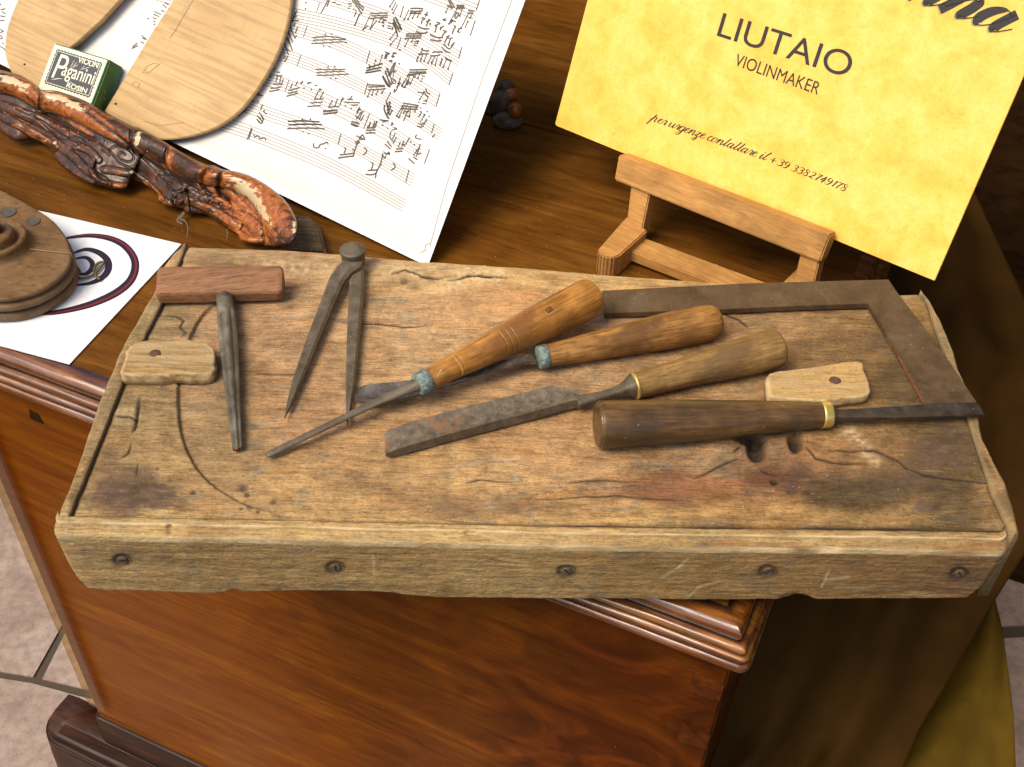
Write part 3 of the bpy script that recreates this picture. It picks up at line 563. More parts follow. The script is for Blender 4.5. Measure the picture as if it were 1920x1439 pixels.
# rims
def rim(name, Li, Lo, side, lift):
    nu, nv = 30, 300; S_, T_ = np.meshgrid(np.linspace(0, 1, nu), np.linspace(0, 1, nv)); Yb = pv(Lo[-1])[1]; Yf = pv(Lo[0])[1]
    yy = Yf+(Yb-Yf)*T_; xi = interp_line(Li, yy); xo = interp_line(Lo, yy)+.0012*fbm(yy*70, yy*0+side*5, 4)*2*np.sin(np.pi*np.clip(T_, 0, 1))
    gap = .0006*side; X = (xi+gap)*(1-S_)+xo*S_
    px, py = pixgrid(X, yy, X*0+ZT); h, st, wr, dt = feat(px, py, X, yy); e = np.clip(S_, 0, 1)
    w_ = np.abs(xo-xi); r_ = np.clip(np.minimum(S_*w_, (1-S_)*w_)/.0035, 0, 1)
    Z = ZT+lift*(np.sqrt(np.clip(1-(1-r_)**2, 0, 1)))-.0022*(1-r_)*(S_ > .5)+.6*h+.0010*fbm(X*200, yy*50, 3)
    Z -= np.where(S_ > .55, ((S_-.55)/.45)**2*.004, 0)
    wr = np.clip(.04+.5*np.exp(-((1-S_)*w_/.003))*(.6+fbm(X*90, yy*90, 3)*2)+.3*np.exp(-(S_*w_/.0015))+.4*fbm(X*150, yy*40, 3), 0, 1)
    dt = np.clip((.75 if side < 0 else .45)*np.exp(-(S_*w_/.0007)), 0, 1)*.8
    solid_grid(name, X, yy, Z, .001, M_board, board, np.stack([(st*.4).ravel(), wr.ravel(), dt.ravel()], 1), tone=tonefn(px, py))
rim('left_rim', L_in, L_out, -1, .0016); rim('right_rim', R_in, R_out, 1, .0003)
# front rail: profile runs from the inner top line over two worn steps and down the front face
topl = [(106, 964), (134, 966), (400, 971), (600, 975), (800, 980), (1000, 985), (1300, 989), (1600, 992), (1888, 997)]
bot = [(122, 1075), (132, 1096), (150, 1108), (205, 1113), (300, 1115), (400, 1119), (425, 1116), (436, 1112), (460, 1116), (560, 1113), (640, 1114), (700, 1115), (745, 1117), (765, 1122), (830, 1126), (1000, 1128), (1200, 1129), (1400, 1130), (1478, 1129), (1492, 1124), (1515, 1124), (1530, 1129), (1700, 1128), (1850, 1126), (1872, 1108), (1885, 1080)]
nu, npf = 900, 110
sx = np.linspace(0, 1, nu)
xl, xr = pv((106, 964))[0], pv((1888, 997))[0]
Xc = xl+(xr-xl)*sx; Yt = yline(topl, Xc)-.0006
yfs = pv((1000, 1013))[1]-pv((1000, 985))[1]                # depth of the stepped strip (negative)
Yface = Yt+yfs
# bottom heights along the face
zb = []
for i, x in enumerate(Xc):
    zb.append((x, 0))
qb = []
for (a, b) in bot:                                          # meet the vertical face: iterate z
    z = .0
    lo, hi = -.02, .05
    for _ in range(30):
        mid = (lo+hi)/2; q = P(a, b, mid); yfa = np.interp(q[0], Xc, Yface)
        if q[1] > yfa: lo = mid
        else: hi = mid
    q = P(a, b, (lo+hi)/2); qb.append((q[0], q[2]))
qb = np.array(sorted(qb)); ZB_ = np.interp(Xc, qb[:, 0], qb[:, 1])+.0005*fbm(Xc*160, Xc*0+1, 4)
ct = np.array([0, .12, .34, .39, .45, .70, .86, .93, .97, 1.0]); cy = np.array([0, .14, .42, .46, .50, .78, .93, .985, .998, 1.0]); cz = np.array([0, -.0002, -.0005, -.0020, -.0026, -.0030, -.0034, -.0042, -.0056, -.0075])
tt = np.linspace(0, 1, npf); A_, B_ = np.meshgrid(sx, tt)
XX = np.broadcast_to(Xc, (npf, nu)).copy()
tf = .45                                                    # part of the profile on top of the rail
u_ = np.clip(B_/tf, 0, 1); edgew = .06*fbm(A_*22, A_*0+7, 4)*2
uy = np.interp(np.clip(u_+edgew*np.sin(np.pi*u_), 0, 1).ravel(), ct, cy).reshape(u_.shape); uz = np.interp(np.clip(u_+edgew*np.sin(np.pi*u_), 0, 1).ravel(), ct, cz).reshape(u_.shape)
v_ = np.clip((B_-tf)/(1-tf), 0, 1)
YY = Yt[None, :]+yfs*uy; ZZ = ZT-.0002+uz; ztop_face = ZT-.0077
ZZ = np.where(B_ > tf, ztop_face+(ZB_[None, :]-ztop_face)*v_, ZZ)
px, py = pixgrid(XX, YY, ZZ)
nz = fbm(XX*30, (ZZ*3+YY)*160, 4)
YY = YY-.0006*nz*np.clip(B_*4, 0, 1)+.0007*fbm(XX*38, ZZ*30+4, 3)+.0004*fbm(XX*260, (ZZ+YY)*500, 3); ZZ = ZZ+.0008*fbm(XX*45, YY*200+3, 4)*(B_ < tf)
YY += .004*sm((v_-.93)/.07)                                 # worn lower arris
for (x, y, a, b, dpt) in ((850, 1108, 50, 16, 0), (318, 994, 6, 12, .0018), (1490, 1122, 26, 8, .003), (1555, 1025, 24, 12, .0016), (885, 1000, 14, 8, .0012), (440, 1113, 14, 6, .002)):
    q = ((px-x)/a)**2+((py-y)/b)**2; YY += dpt*np.exp(-q*q); ZZ -= dpt*.5*np.exp(-q*q)
endl = np.clip((XX-xl)/.004, 0, 1); endr = np.clip((xr-XX)/.006, 0, 1)
YY += .0035*(1-np.sqrt(1-(1-endl)**2))+.005*(1-np.sqrt(1-(1-endr)**2))
# lower corners rounded in plan of the face
XX += (.0022*v_+.0075*v_**6)*np.exp(-(XX-xl)/.012)-(.003*v_+.009*v_**5)*np.exp(-(xr-XX)/.014)
wr = np.clip(1.*np.exp(-((u_+edgew*.6-.33)/.05)**2)*(.75+fbm(XX*60, YY*0+3, 4)*2.)*(B_ < tf)+1.15*np.exp(-((u_+v_*9+edgew*.8-.97)/.075)**2)*(.8+fbm(XX*50, YY*0+8, 4)*1.8)+.4*np.clip(fbm(XX*30+3, ZZ*420, 4)*4-.7, 0, 1)+.6*sm((v_-.93)/.05), 0, 1)  # bright lines along both steps are painted highlights; the rest is wear
st = np.clip(.45*np.clip(fbm(XX*14+4, ZZ*120, 4)*3, 0, 1)+.4*sm((px-1250)/600)*np.clip(.5+fbm(XX*16, ZZ*150+7, 4)*3, 0, 1), 0, .6)*(B_ > tf)+.20*(B_ < tf)*np.clip(.5+fbm(XX*20, YY*200, 3)*3, 0, 1)
dt = np.zeros(XX.shape); dt += .7*np.exp(-(B_/.02)**2)
SCREWS = [(229, 1052, -20), (629, 1066, 90), (1063, 1073, 50), (1440, 1073, -45), (1800, 1077, 60)]
for (x, y, a) in SCREWS:
    q = np.hypot((px-x)/22, (py-y)/15); st = np.clip(st+.75*np.exp(-q**3), 0, .92); YY += .0012*np.exp(-(q/.8)**6); dt += .55*np.exp(-((q-.72)/.16)**2)
for pts, wd in (([(700, 1042), (701, 1078)], 2), ([(930, 1046), (990, 1056)], 2), ([(1240, 1085), (1275, 1062), (1290, 1048)], 2), ([(1540, 1100), (1555, 1070)], 2), ([(1290, 1120), (1310, 1100), (1350, 1090)], 1.8), ([(1548, 1088), (1590, 1082)], 3)):
    D, S, T = dpoly(px, py, pts); wr = np.clip(wr+.55*np.exp(-(D/wd)**2), 0, 1)
V = np.stack([XX.ravel(), YY.ravel(), ZZ.ravel()], 1); A = np.stack([st.ravel(), np.clip(wr, 0, 1).ravel(), np.clip(dt, 0, 1).ravel()], 1); TN = tonefn(px, py, True)
n = nu*npf; f = grid_faces(npf, nu)
bk = V[:nu].copy(); bk[:, 2] = V[-nu:, 2]; V = np.vstack([V, bk]); A = np.vstack([A, A[:nu]]); TN = np.vstack([TN, TN[:nu]])       # back wall of the rail
f += [(n+i, n+i+1, i+1, i) for i in range(nu-1)]+[((npf-1)*nu+i, (npf-1)*nu+i+1, n+i+1, n+i) for i in range(nu-1)]
f += [tuple([j*nu for j in range(npf)]+[n]), tuple([n+nu-1]+[j*nu+nu-1 for j in range(npf-1, -1, -1)])]
rail = mesh('front_rail', V, f, M_board, board, attr=A, tone=TN)
# screws in the rail
for (x, y, ang) in SCREWS:
    zz = .03
    for _ in range(8):
        q = P(x, y, zz); yfa = np.interp(q[0], Xc, Yface); d = ray(x, y); q = CC+d*((yfa-CC[1])/d[1]); zz = q[2]
    s = .0027; Ms = Matrix.Translation(Vector((q[0], q[1]+.0006, q[2])))@Matrix.Rotation(R(ang), 4, 'Y'); A_s = np.array(Ms)
    V = []; n = 20
    for k in range(n):
        a = 2*math.pi*k/n; V.append((s*math.cos(a), .003, s*math.sin(a)))
    for rr, yy in ((s, 0), (s*.9, -.0004)):
        for k in range(n): a = 2*math.pi*k/n; V.append((rr*math.cos(a), yy, rr*math.sin(a)))
    f = grid_faces(3, n, True)+[tuple(range(2*n, 3*n))]
    Vw = np.array(V)@A_s[:3, :3].T+A_s[:3, 3]; sc = mesh('screw', Vw, f, M_screw, board, smooth=False)
    sl = [(-s*.92, -.0006, -.0004), (s*.92, -.0006, -.0004), (s*.92, -.0006, .0004), (-s*.92, -.0006, .0004)]
    Vs = np.array(sl)@A_s[:3, :3].T+A_s[:3, 3]; prism('slot', list(Vs), (0, .0008, 0), M_hole, sc)
# wooden latches (turn buttons)
def lump(name, outline, h0, thick, mat, parent, seed=0, rough=.0006, tcol=(168, 136, 88), nring=14):
    c = catmull(outline, 6, True); c = resample(c, 150, True); base = [P(x, y, ZT+h0) for x, y in c]; cen = np.mean(base, 0); V = []; A = []
    prof = [(1.0, -thick), (1.0, -thick*.55), (1.0, -thick*.22), (.985, -thick*.08), (.955, 0)]+[(s, 0.) for s in np.linspace(.90, .02, nring)]
    for (s, dz) in prof:
        for k, p in enumerate(base):
            q = cen+(p-cen)*s; q[2] = ZT+h0+dz; rn = float(fbm(np.array(q[0]*260+seed), np.array(q[1]*260+dz*300), 3)); gr = float(fbm(np.array(q[0]*50+seed), np.array(q[1]*420), 3))
            if s > .94: q[:2] += (q[:2]-cen[:2])/np.linalg.norm(q[:2]-cen[:2])*rn*rough*3
            q[2] += (gr*rough*2.2 if dz > -thick*.3 else 0); V.append(q); A.append((.15+gr*.8, .25+.5*(s > .94)*(.5+rn*2)+gr, 0))
    n = len(base); V.append(np.array([cen[0], cen[1], ZT+h0])); A.append((.1, .1, 0)); L = len(prof)
    f = grid_faces(L, n, True)+[((L-1)*n+k, (L-1)*n+(k+1) % n, L*n) for k in range(n)]+[tuple(range(n-1, -1, -1))]
    return mesh(name, V, f, mat, parent, attr=np.clip(np.array(A), 0, 1), tone=np.array([lin(tcol)*.72*(1+.9*float(fbm(np.array(p[0]*60.), np.array(p[1]*700.), 4))) for p in V]))
lat = lump('latch', [(262, 638), (310, 636), (370, 640), (392, 647), (404, 662), (404, 684), (396, 698), (370, 701), (330, 701), (290, 703), (228, 701), (231, 680), (238, 655)], .0075, .0085, M_board, board, 1, .0009)
def disc(name, x, y, h, r, mat, parent, th=.0008, n=20):
    c = P(x, y, ZT+h); V = []
    for (rr, dz) in ((r, -th), (r, -.0003), (r*.8, 0)):
        for k in range(n): a = 2*math.pi*k/n; V.append(c+np.array([rr*math.cos(a), rr*math.sin(a), dz]))
    return mesh(name, V, grid_faces(3, n, True)+[tuple(range(2*n, 3*n))], mat, parent)
disc('nail', 290, 662, .0082, .0034, M_nail, lat)
lat2 = lump('latch', [(1437, 708), (1452, 698), (1530, 688), (1608, 676), (1622, 694), (1631, 722), (1628, 740), (1600, 745), (1545, 752), (1500, 750), (1450, 745), (1440, 738)], .0065, .0065, M_board, board, 4, .0005, tcol=(196, 160, 100))
disc('nail', 1566, 713, .0068, .0036, M_nail, lat2)
# ------------------------------------------------------------------ tools on the board
ZP = ZT-.0008
def W3(x, y, h): return P(x, y, ZP+h)
def hand_tool(name, label, cat, a, b, group=None):
    """local X from a to b"""
    M, L = tool_frame(a, b); return thing(name, label, cat, M, group), L
def along(t, M, px, h):            # local x of a pixel lying on the tool's axis
    A = np.array(M.inverted()); q = P(px[0], px[1], h); return (A[:3, :3]@q+A[:3, 3])[0]
def gouge_ring(x, hw, th, dep, y0=0, z0=0, n=9):
    """section of a curved blade: half width, thickness, depth of the hollow"""
    top = [(x, y0-hw+2*hw*k/(n-1), z0+dep*((2*k/(n-1)-1)**2)) for k in range(n)]; bot = [(p[0], p[1]*1., p[2]-th) for p in top[::-1]]; return top+bot
GR = 'gouges and chisels crossed on the board'
# 1: tapered light handle with rings, long thin rod
a = W3(783, 722, .0165); b = W3(1112, 556, .0195)
t1, L = hand_tool('wood_chisel', 'chisel with tapered amber handle cut with fine rings, green ferrule and long thin rod blade', 'chisel', a, b, GR)
s1 = 1/ppm(a); s2 = 1/ppm(b)
pts = [(.006, 20.5*s1), (.02, 23.2*s1), (.036, 26.2*s1), (L*.46, 30.5*s2), (L*.62, 34.6*s2), (L*.8, 37*s2), (L*.93, 38*s2), (L-.0035, 37.5*s2), (L-.0012, 36*s2), (L, 31*s2), (L+.0003, 14*s2)]
pr1 = catmull(pts, 10); pr1 = [tuple(p) for p in pr1]
def ringcut(pr, xs, dep=.00028, wd=.00035):
    x = np.array([p[0] for p in pr]); r = np.array([p[1] for p in pr]); xx = np.unique(np.r_[x, np.concatenate([np.linspace(c-.002, c+.002, 17) for c in xs])]); o = np.argsort(x); rr = np.interp(xx, x[o], r[o])
    for c in xs: rr = rr-dep*np.exp(-((xx-c)/wd)**2)
    return list(zip(xx, rr))
pr1 = ringcut([p for p in pr1 if p[0] <= L], [.0255, .0285, .0585, .0622, .0660])+[(L+.0003, 14*s2)]
h1 = lathe('handle', pr1, M_h1, t1, 48, noise=.02, nf=40)
for q in ((.010, .0), (.013, .0)):
    pass
# carved X and small marks on the handle
def surf_mark(parent, M, segs, prof_r, mat, name):
    """little incised strokes lying on a lathe surface: (x, ang) pairs"""
    V = []; Fc = []
    for (x0_, a0, x1_, a1) in segs:
        n = 8; wd = .00045
        for k in range(n+1):
            t = k/n; x = x0_+(x1_-x0_)*t; an = a0+(a1-a0)*t; r = prof_r(x)+.00012
            for sgn in (-1, 1):
                xx = x+sgn*wd*.6; aa = an+sgn*wd/r*.8; V.append((xx, r*math.cos(aa), r*math.sin(aa)))
        b_ = len(V)-2*(n+1)
        for k in range(n): Fc.append((b_+2*k, b_+2*k+1, b_+2*k+3, b_+2*k+2))
    return mesh(name, V, Fc, mat, parent, local=True, smooth=False)
rf = lambda x: float(np.interp(x, [p[0] for p in pr1[:-1]], [p[1] for p in pr1[:-1]]))
surf_mark(h1, None, [(.0100, 2.45, .0150, 2.0), (.0150, 2.45, .0100, 2.0)], rf, plain('cut wood', (.45, .28, .12, 1)), 'carved_cross')
surf_mark(h1, None, [(.092, 2.0, .096, 1.97), (.096, 1.97, .096, 1.75), (.096, 1.75, .092, 1.80), (.092, 1.80, .092, 2.0), (.093, 1.95, .0955, 1.83)], rf, plain('dark cut', (.08, .035, .012, 1)), 'stamped_mark')
lathe('ferrule', [(-.0005, 17*s1), (-.0003, 20*s1), (.0002, 21.5*s1), (.004, 22.5*s1), (.0072, 23.2*s1), (.0076, 21*s1)], M_patina, t1, 40, noise=.008, nf=200)
pin = W3(700, 757, .0100); tip = W3(499, 855, .0028)
Mi = WM[t1.name].inverted()
def loc(p): return np.array(Mi@Vector(p))
la, lb, lc = np.zeros(3), loc(pin), loc(tip)
def rodring(c, r, fl=1., n=20, mid=None): return [(c[0], c[1]+r*math.cos(2*math.pi*k/n), c[2]+r*fl*math.sin(2*math.pi*k/n)) for k in range(n)]
rings = []
for t, r, fl in ((0, 15, .9), (.04, 14, .85), (.10, 12.5, .75), (.22, 11.5, .6), (.42, 10.5, .5), (.55, 9.5, .5)):
    rings.append(rodring(la+(lb-la)*(t/.55)+np.array([.0015*(1-t), 0, 0]), r*s1, fl))
for t, r, fl in ((.2, 8.4, .55), (.45, 7.6, .6), (.7, 7.4, .6), (.93, 7.8, .55), (.99, 7.2, .5), (1.0, 5.5, .4)): rings.append(rodring(lb+(lc-lb)*t, r*s1, fl))
loft('blade', rings[::-1], M_iron, t1)
# 2: brown handle, spoon gouge blade running under the first handle
a = W3(1009, 671, .0095); b = W3(1349, 601, .0105)
t2, L = hand_tool('wood_gouge', 'gouge with rounded brown handle and pale crusted ferrule, its blade passing under the ringed handle', 'gouge', a, b, GR)
s1 = 1/ppm(a); s2 = 1/ppm(b)
pts = [(.005, 21*s1), (.015, 23*s1), (.04, 27.5*s1), (.07, 31.5*s2), (L*.72, 34*s2), (L*.88, 34.5*s2), (L*.955, 32*s2), (L*.985, 27*s2), (L, 18*s2), (L+.0012, 6*s2)]
h2 = lathe('handle', [tuple(p) for p in catmull(pts, 9)], M_h2, t2, 44, noise=.035, nf=35, seed=3)
lathe('ferrule', [(-.0003, 19*s1), (.0, 21.5*s1), (.0028, 22.5*s1), (.0057, 23*s1), (.006, 20*s1)], M_patina, t2, 36, noise=.012, nf=260, seed=5)
Mi = WM[t2.name].inverted()
def ctr(x, y, h): return loc(W3(x, y, h))
rings = []
for (x, y, h, hw, th, dep) in ((1000, 672, .0095, 13, 8, 0), (985, 675, .0095, 8, 8, 0), (965, 680, .0092, 9, 7, 0), (930, 690, .0085, 12, 6, 1), (890, 701, .0072, 12.5, 5, 2.5), (850, 712, .0062, 15, 4, 4), (800, 725, .005, 18, 3, 5), (760, 735, .0045, 23, 2.5, 7), (720, 741, .0045, 26, 2.2, 8), (690, 744, .0050, 25, 2.0, 8), (674, 747, .0056, 18, 2, 7), (666, 749, .0062, 8, 1.6, 3)):
    c = ctr(x, y, h); rings.append(gouge_ring(c[0], hw*s1, th*s1, dep*s1, c[1], c[2]-dep*s1*.3+th*s1*.5))
loft('blade', rings, metal('bright worn steel', (.06, .05, .04, 1), (.12, .10, .08, 1), (.26, .235, .20, 1), rough=.24, metallic=.45, scale=60), t2, autos=50)
# 3: channel blade with rust
a = W3(1190, 724, .0085); b = W3(1462, 652, .0125)
t3, L = hand_tool('channel_gouge', 'wide straight gouge with rust patches near its square tip and a thick pale brown handle', 'gouge', a, b, GR)
s1 = 1/ppm(a); s2 = 1/ppm(b)
pts = [(0, 24*s1), (.02, 27*s1), (.045, 31*s1), (L*.7, 35.5*s2), (L*.9, 37.5*s2), (L*.96, 37.5*s2), (L*.985, 35*s2), (L, 29*s2), (L+.0006, 12*s2)]
h3 = lathe('handle', [tuple(p) for p in catmull(pts, 9)], M_h3, t3, 44, noise=.03, nf=38, seed=9)
lathe('ferrule', [(-.0010, 23*s1), (-.0006, 25.6*s1), (.0006, 26*s1), (.0010, 24*s1)], M_brass, t3, 40)
Mi = WM[t3.name].inverted()
def fr_ring(c, hw, hh, n=16, sq=3.): 
    o = []
    for k in range(n):
        a_ = 2*math.pi*k/n; ca, sa = math.cos(a_), math.sin(a_); o.append((c[0], c[1]+hw*abs(ca)**(2/sq)*np.sign(ca), c[2]+hh*abs(sa)**(2/sq)*np.sign(sa)))
    return o
rings = []
for (x, y, h, hw, hh) in ((1192, 723, .0085, 22, 22), (1186, 724, .0085, 22, 21), (1180, 726, .0085, 18, 17), (1168, 731, .0082, 12.5, 12), (1150, 738, .0078, 9.5, 9), (1130, 743, .0074, 9, 8), (1108, 748, .0072, 10, 8.5), (1090, 752, .0070, 14, 8.5), (1080, 753, .0068, 17, 8.5)):
    rings.append(fr_ring(ctr(x, y, h), hw*s1, hh*s1))
loft('bolster', rings[::-1], M_iron, t3, autos=40)
def chan(x, y, h, hw, hi, dep, cut=0, sl=0):
    c = ctr(x, y, h); n = 9; top = []
    for k in range(n):
        t = 2*k/(n-1)-1; top.append((c[0]+sl*t*s1, c[1]+hw*s1*t, c[2]+hi*s1*.5-dep*s1*(1-t*t)))
    bot = [(c[0]+sl*t*s1, c[1]+hw*s1*t, c[2]-hi*s1*.5) for t in (.96, .5, 0, -.5, -.96)]
    return top+bot
rings = []
for (x, y, h, hw, hi, dep, sl) in ((722, 836, .0042, 22, 8, 1, 5), (727, 833, .0044, 26, 14, 2.5, 6), (760, 823, .0047, 27, 19, 5, 5), (820, 806, .0050, 27, 21, 6, 3), (900, 785, .0053, 26.5, 22, 6, 0), (980, 765, .0056, 26, 22, 6, 0), (1050, 746, .0060, 25.5, 22, 5, -8), (1072, 744, .0063, 22, 21, 3, -17), (1094, 747, .0066, 14, 19, 0, -6)):
    rings.append(chan(x, y, h, hw, hi, dep, 0, sl))
bl3 = loft('blade', rings, M_blade3, t3, autos=35)
# 4: dark handle with brass ferrule, pointing right
a = W3(1545, 778, .0082); b = W3(1120, 797, .0138)
t4, L = hand_tool('wood_gouge', 'gouge with thick dark brown handle and brass ferrule, lying frontmost with its blade pointing right', 'gouge', a, b, GR)
s1 = 1/ppm(a); s2 = 1/ppm(b)
pts = [(-.0015, 24*s1), (.01, 26*s1), (.035, 31*s1), (.065, 37*s2), (.095, 42*s2), (L*.93, 45*s2), (L-.0025, 45.5*s2), (L-.0008, 43*s2), (L+.0004, 38*s2), (L+.001, 12*s2)]
h4 = lathe('handle', [tuple(p) for p in catmull(pts, 9)], M_h4, t4, 50, noise=.02, nf=25, seed=13)
lathe('ferrule', [(-.0040, 21*s1), (-.0036, 24.5*s1), (-.0026, 25.3*s1), (.0010, 25.8*s1), (.0021, 26.2*s1), (.0024, 24*s1)], M_brass, t4, 44)
Mi = WM[t4.name].inverted()
rings = []
for (x, y, h, hw, th, dep) in ((1552, 778, .0082, 15, 12, 0), (1562, 778, .0082, 12.5, 11, 0), (1580, 779, .008, 11, 9, 0), (1620, 778, .0076, 12, 7, 1.5), (1680, 776, .007, 15, 6, 2.5), (1740, 773, .0066, 16, 5, 3), (1800, 771, .0062, 16, 4.5, 3), (1832, 769, .006, 16, 4, 2.5), (1840, 769, .006, 15.5, 2, 1)):
    c = ctr(x, y, h); rings.append(gouge_ring(c[0], hw*s1, th*s1, dep*s1, c[1], c[2]-dep*s1*.3+th*s1*.5))
loft('blade', rings, M_dsteel, t4, autos=50)

# reamer with T handle
hd, tp = W3(421, 546, .0072), W3(445, 842, .0030)
MR, L = tool_frame(hd, tp); t5 = thing('hand_reamer', 'fluted iron reamer with a reddish wooden cross bar, leftmost tool on the board', 'reamer', MR)
s1 = 1/ppm(hd); n = 48; rings = []
for x, r in catmull([(-.002, 13), (.0015, 14.6), (.006, 15.8), (.018, 17), (.030, 18.6), (.045, 18.6), (.075, 16), (.100, 12.6), (L-.006, 9.4), (L-.001, 9), (L, 8)], 8):
    fl = sm((x-.016)/.014); ring = []
    for k in range(n):
        a_ = 2*math.pi*k/n; g_ = (abs(math.sin(3*a_+.25)))**.8; rr = r*s1*(1-.34*fl*(1-g_)); ring.append((x, rr*math.cos(a_), rr*.92*math.sin(a_)))
    rings.append(ring)
sh = loft('fluted_shaft', rings, M_steel, t5)
lathe('hollow_tip', [(L+.00005, .1*s1), (L+.0001, 4.5*s1)], plain('copper brown', (.25, .10, .06, 1)), t5, 16)
Mb, Lb = tool_frame(W3(297, 536, .0098), W3(531, 532, .0098)); Ai = np.array(MR.inverted()@Mb); s1 = 1/ppm(W3(415, 534, .01))
sec = [(-27, -20), (-30, 0), (-28.5, 5), (14, 27), (24, 25), (30, 14), (30, -12), (26, -22), (10, -27), (-18, -27)]
rings = []
for t in (0, .012, .03, .5, .97, .988, 1):
    k = {0: .86, .012: .95, .03: 1., .5: .985, .97: .95, .988: .90, 1: .82}[t]
    rings.append([Ai[:3, :3]@np.array([Lb*t, y*s1*k, z*s1*k])+Ai[:3, 3] for y, z in sec])
o = loft('cross_bar', rings, M_rose, t5, smooth=False); 

# dividers
t6 = thing('pair_of_dividers', 'iron dividers with round riveted head, legs spread open on the board', 'dividers', Matrix.Translation(Vector(W3(661, 470, 0))))
def flatleg(cl, hz, name):
    """cl: (x, y, half width px, centre height, half thickness)"""
    rings = []; pts = np.array(cl, float); dd = np.gradient(pts[:, :2], axis=0)
    for (x, y, hw, h, th), d in zip(cl, dd):
        c = W3(x, y, h); q = W3(x+d[0], y+d[1], h)-c; q /= np.linalg.norm(q); side = np.cross([0, 0, 1.], q); s = hw/ppm(c)
        rings.append([c+side*s*a_+np.array([0, 0, th*b_]) for a_, b_ in ((-1, -.7), (-1, .35), (-.62, 1), (.62, 1), (1, .35), (1, -.7))])
    return loft(name, rings, M_iron, t6, local=False, autos=25)
flatleg([(668, 488, 14, .0052, .0026), (669, 512, 14, .0050, .0026), (669, 540, 14, .0046, .0025), (665, 600, 13, .0043, .0024), (661, 660, 11, .0040, .0023), (657, 720, 9, .0036, .0020), (654, 760, 5.5, .0032, .0018), (652, 780, 3, .003, .0012), (651, 800, .8, .0026, .0004)], 0, 'leg')
flatleg([(664, 486, 19, .0098, .0022), (658, 498, 19, .0096, .0022), (645, 508, 17, .0088, .0024), (632, 526, 15, .0072, .0024), (618, 560, 13.5, .0062, .0024), (600, 604, 12.5, .0055, .0023), (582, 650, 11.5, .0048, .0022), (565, 695, 10, .0042, .0020), (553, 728, 8, .0036, .0018), (543, 757, 5, .0032, .0014), (534, 784, .8, .0026, .0004)], 0, 'leg')
c = W3(661, 467, .0165); s1 = 1/ppm(c); V = []
for rr, dz in ((21, -.0125), (22.5, -.009), (22, -.0045), (24, -.0035), (24.2, -.0006), (22.5, 0), (20, .0002), (8, .00035)):
    for k in range(36): a_ = 2*math.pi*k/36; V.append(c+np.array([rr*s1*math.cos(a_), rr*s1*math.sin(a_), dz]))
mesh('head', V, grid_faces(8, 36, True)+[tuple(range(7*36, 8*36))], M_iron, t6, autos=45)

# steel square
t7 = thing('steel_square', 'brown rusted L shaped steel square lying over the board at the back right corner', 'square', Matrix.Translation(Vector(W3(1650, 550, 0))))
out = [(1129, 545), (1400, 531), (1666, 524), (1684, 550), (1760, 648), (1832, 755), (1738, 758), (1690, 672), (1628, 570), (1480, 575), (1300, 583), (1133, 588)]
o = prism('blade', [W3(x, y, .0052) for x, y in out], (0, 0, -.0036), M_square, t7, bev=.0003)
inn = [(1738, 758), (1690, 672), (1628, 570), (1480, 575), (1300, 583), (1133, 588)]; V = []
for x, y in inn:
    p = W3(x, y, .0050); V += [p, p-np.array([0, 0, .0033])]
nn = []
for i in range(len(inn)):
    j = min(i, len(inn)-2); d = V[2*j+2]-V[2*j]; q = np.cross([0, 0, 1.], d); q /= np.linalg.norm(q); nn.append(q)
V2 = []
for i in range(len(inn)): V2 += [V[2*i]+nn[i]*.0002, V[2*i+1]+nn[i]*.0002]
mesh('rusty_inner_edge', V2, [(2*i, 2*i+1, 2*i+3, 2*i+2) for i in range(len(inn)-1)], M_rustedge, t7, smooth=False)
# ------------------------------------------------------------------ manuscript leaning on a carved stand
pa, pb = P(440, 323, .012), P(802, 500, .003); ex = (pb-pa)/np.linalg.norm(pb-pa); bkv = np.array([-ex[1], ex[0], 0]); bkv /= np.linalg.norm(bkv)
PS = Plane(pa, ex, bkv*math.cos(R(43))+np.array([0, 0, math.sin(R(43))]))
t = thing('music_sheet', 'large white sheet of handwritten violin music leaning behind the carved rail', 'sheet music', PS.M())
cor = [(802, 500), (992, -20), (1060, -205), (300, -260), (-260, -240), (-330, -90), (-120, 60), (60, 150), (230, 222), (440, 323)]
prism('paper', [PS.P(x, y) for x, y in cor], -PS.n*.0006, M_white, t)
prism('printed_page', [PS.P(x, y, .0002) for x, y in [(790, 478), (800, 474), (803, 465), (812, 462), (975, -14), (1035, -190), (300, -240), (-240, -220), (-300, -90), (-110, 40), (60, 135), (230, 207), (450, 312), (640, 402)]], -PS.n*.00015, M_score, t)
up = lambda x, y: PS.P(x, y, .00035)
st = []
SV = [([(420, -160), (640, -75), (800, -25), (898, 10)], [(412, -140), (634, -52), (794, 0), (888, 36)]),
      ([(500, -70), (640, -28), (757, 11), (880, 72)], [(490, -46), (634, -4), (750, 33), (872, 95)]),
      ([(545, -35), (640, -8), (752, 32), (866, 100)], [(540, -12), (632, 14), (744, 56), (858, 122)]),
      ([(380, 10), (560, 18), (752, 71), (849, 137)], [(375, 30), (552, 40), (744, 92), (842, 159)]),
      ([(300, -20), (570, 48), (693, 96), (825, 175)], [(290, 0), (562, 70), (687, 119), (817, 200)]),
      ([(520, 92), (563, 103), (689, 156), (830, 243)], [(515, 112), (557, 123), (683, 177), (822, 262)]),
      ([(490, 138), (541, 150), (693, 213), (792, 277)], [(480, 158), (534, 172), (682, 241), (785, 296)]),
      ([(440, 180), (514, 205), (639, 251), (777, 327)], [(430, 200), (508, 228), (634, 271), (771, 349)]),
      ([(420, 222), (475, 238), (624, 300), (761, 376)], [(412, 244), (468, 262), (616, 322), (754, 396)])]
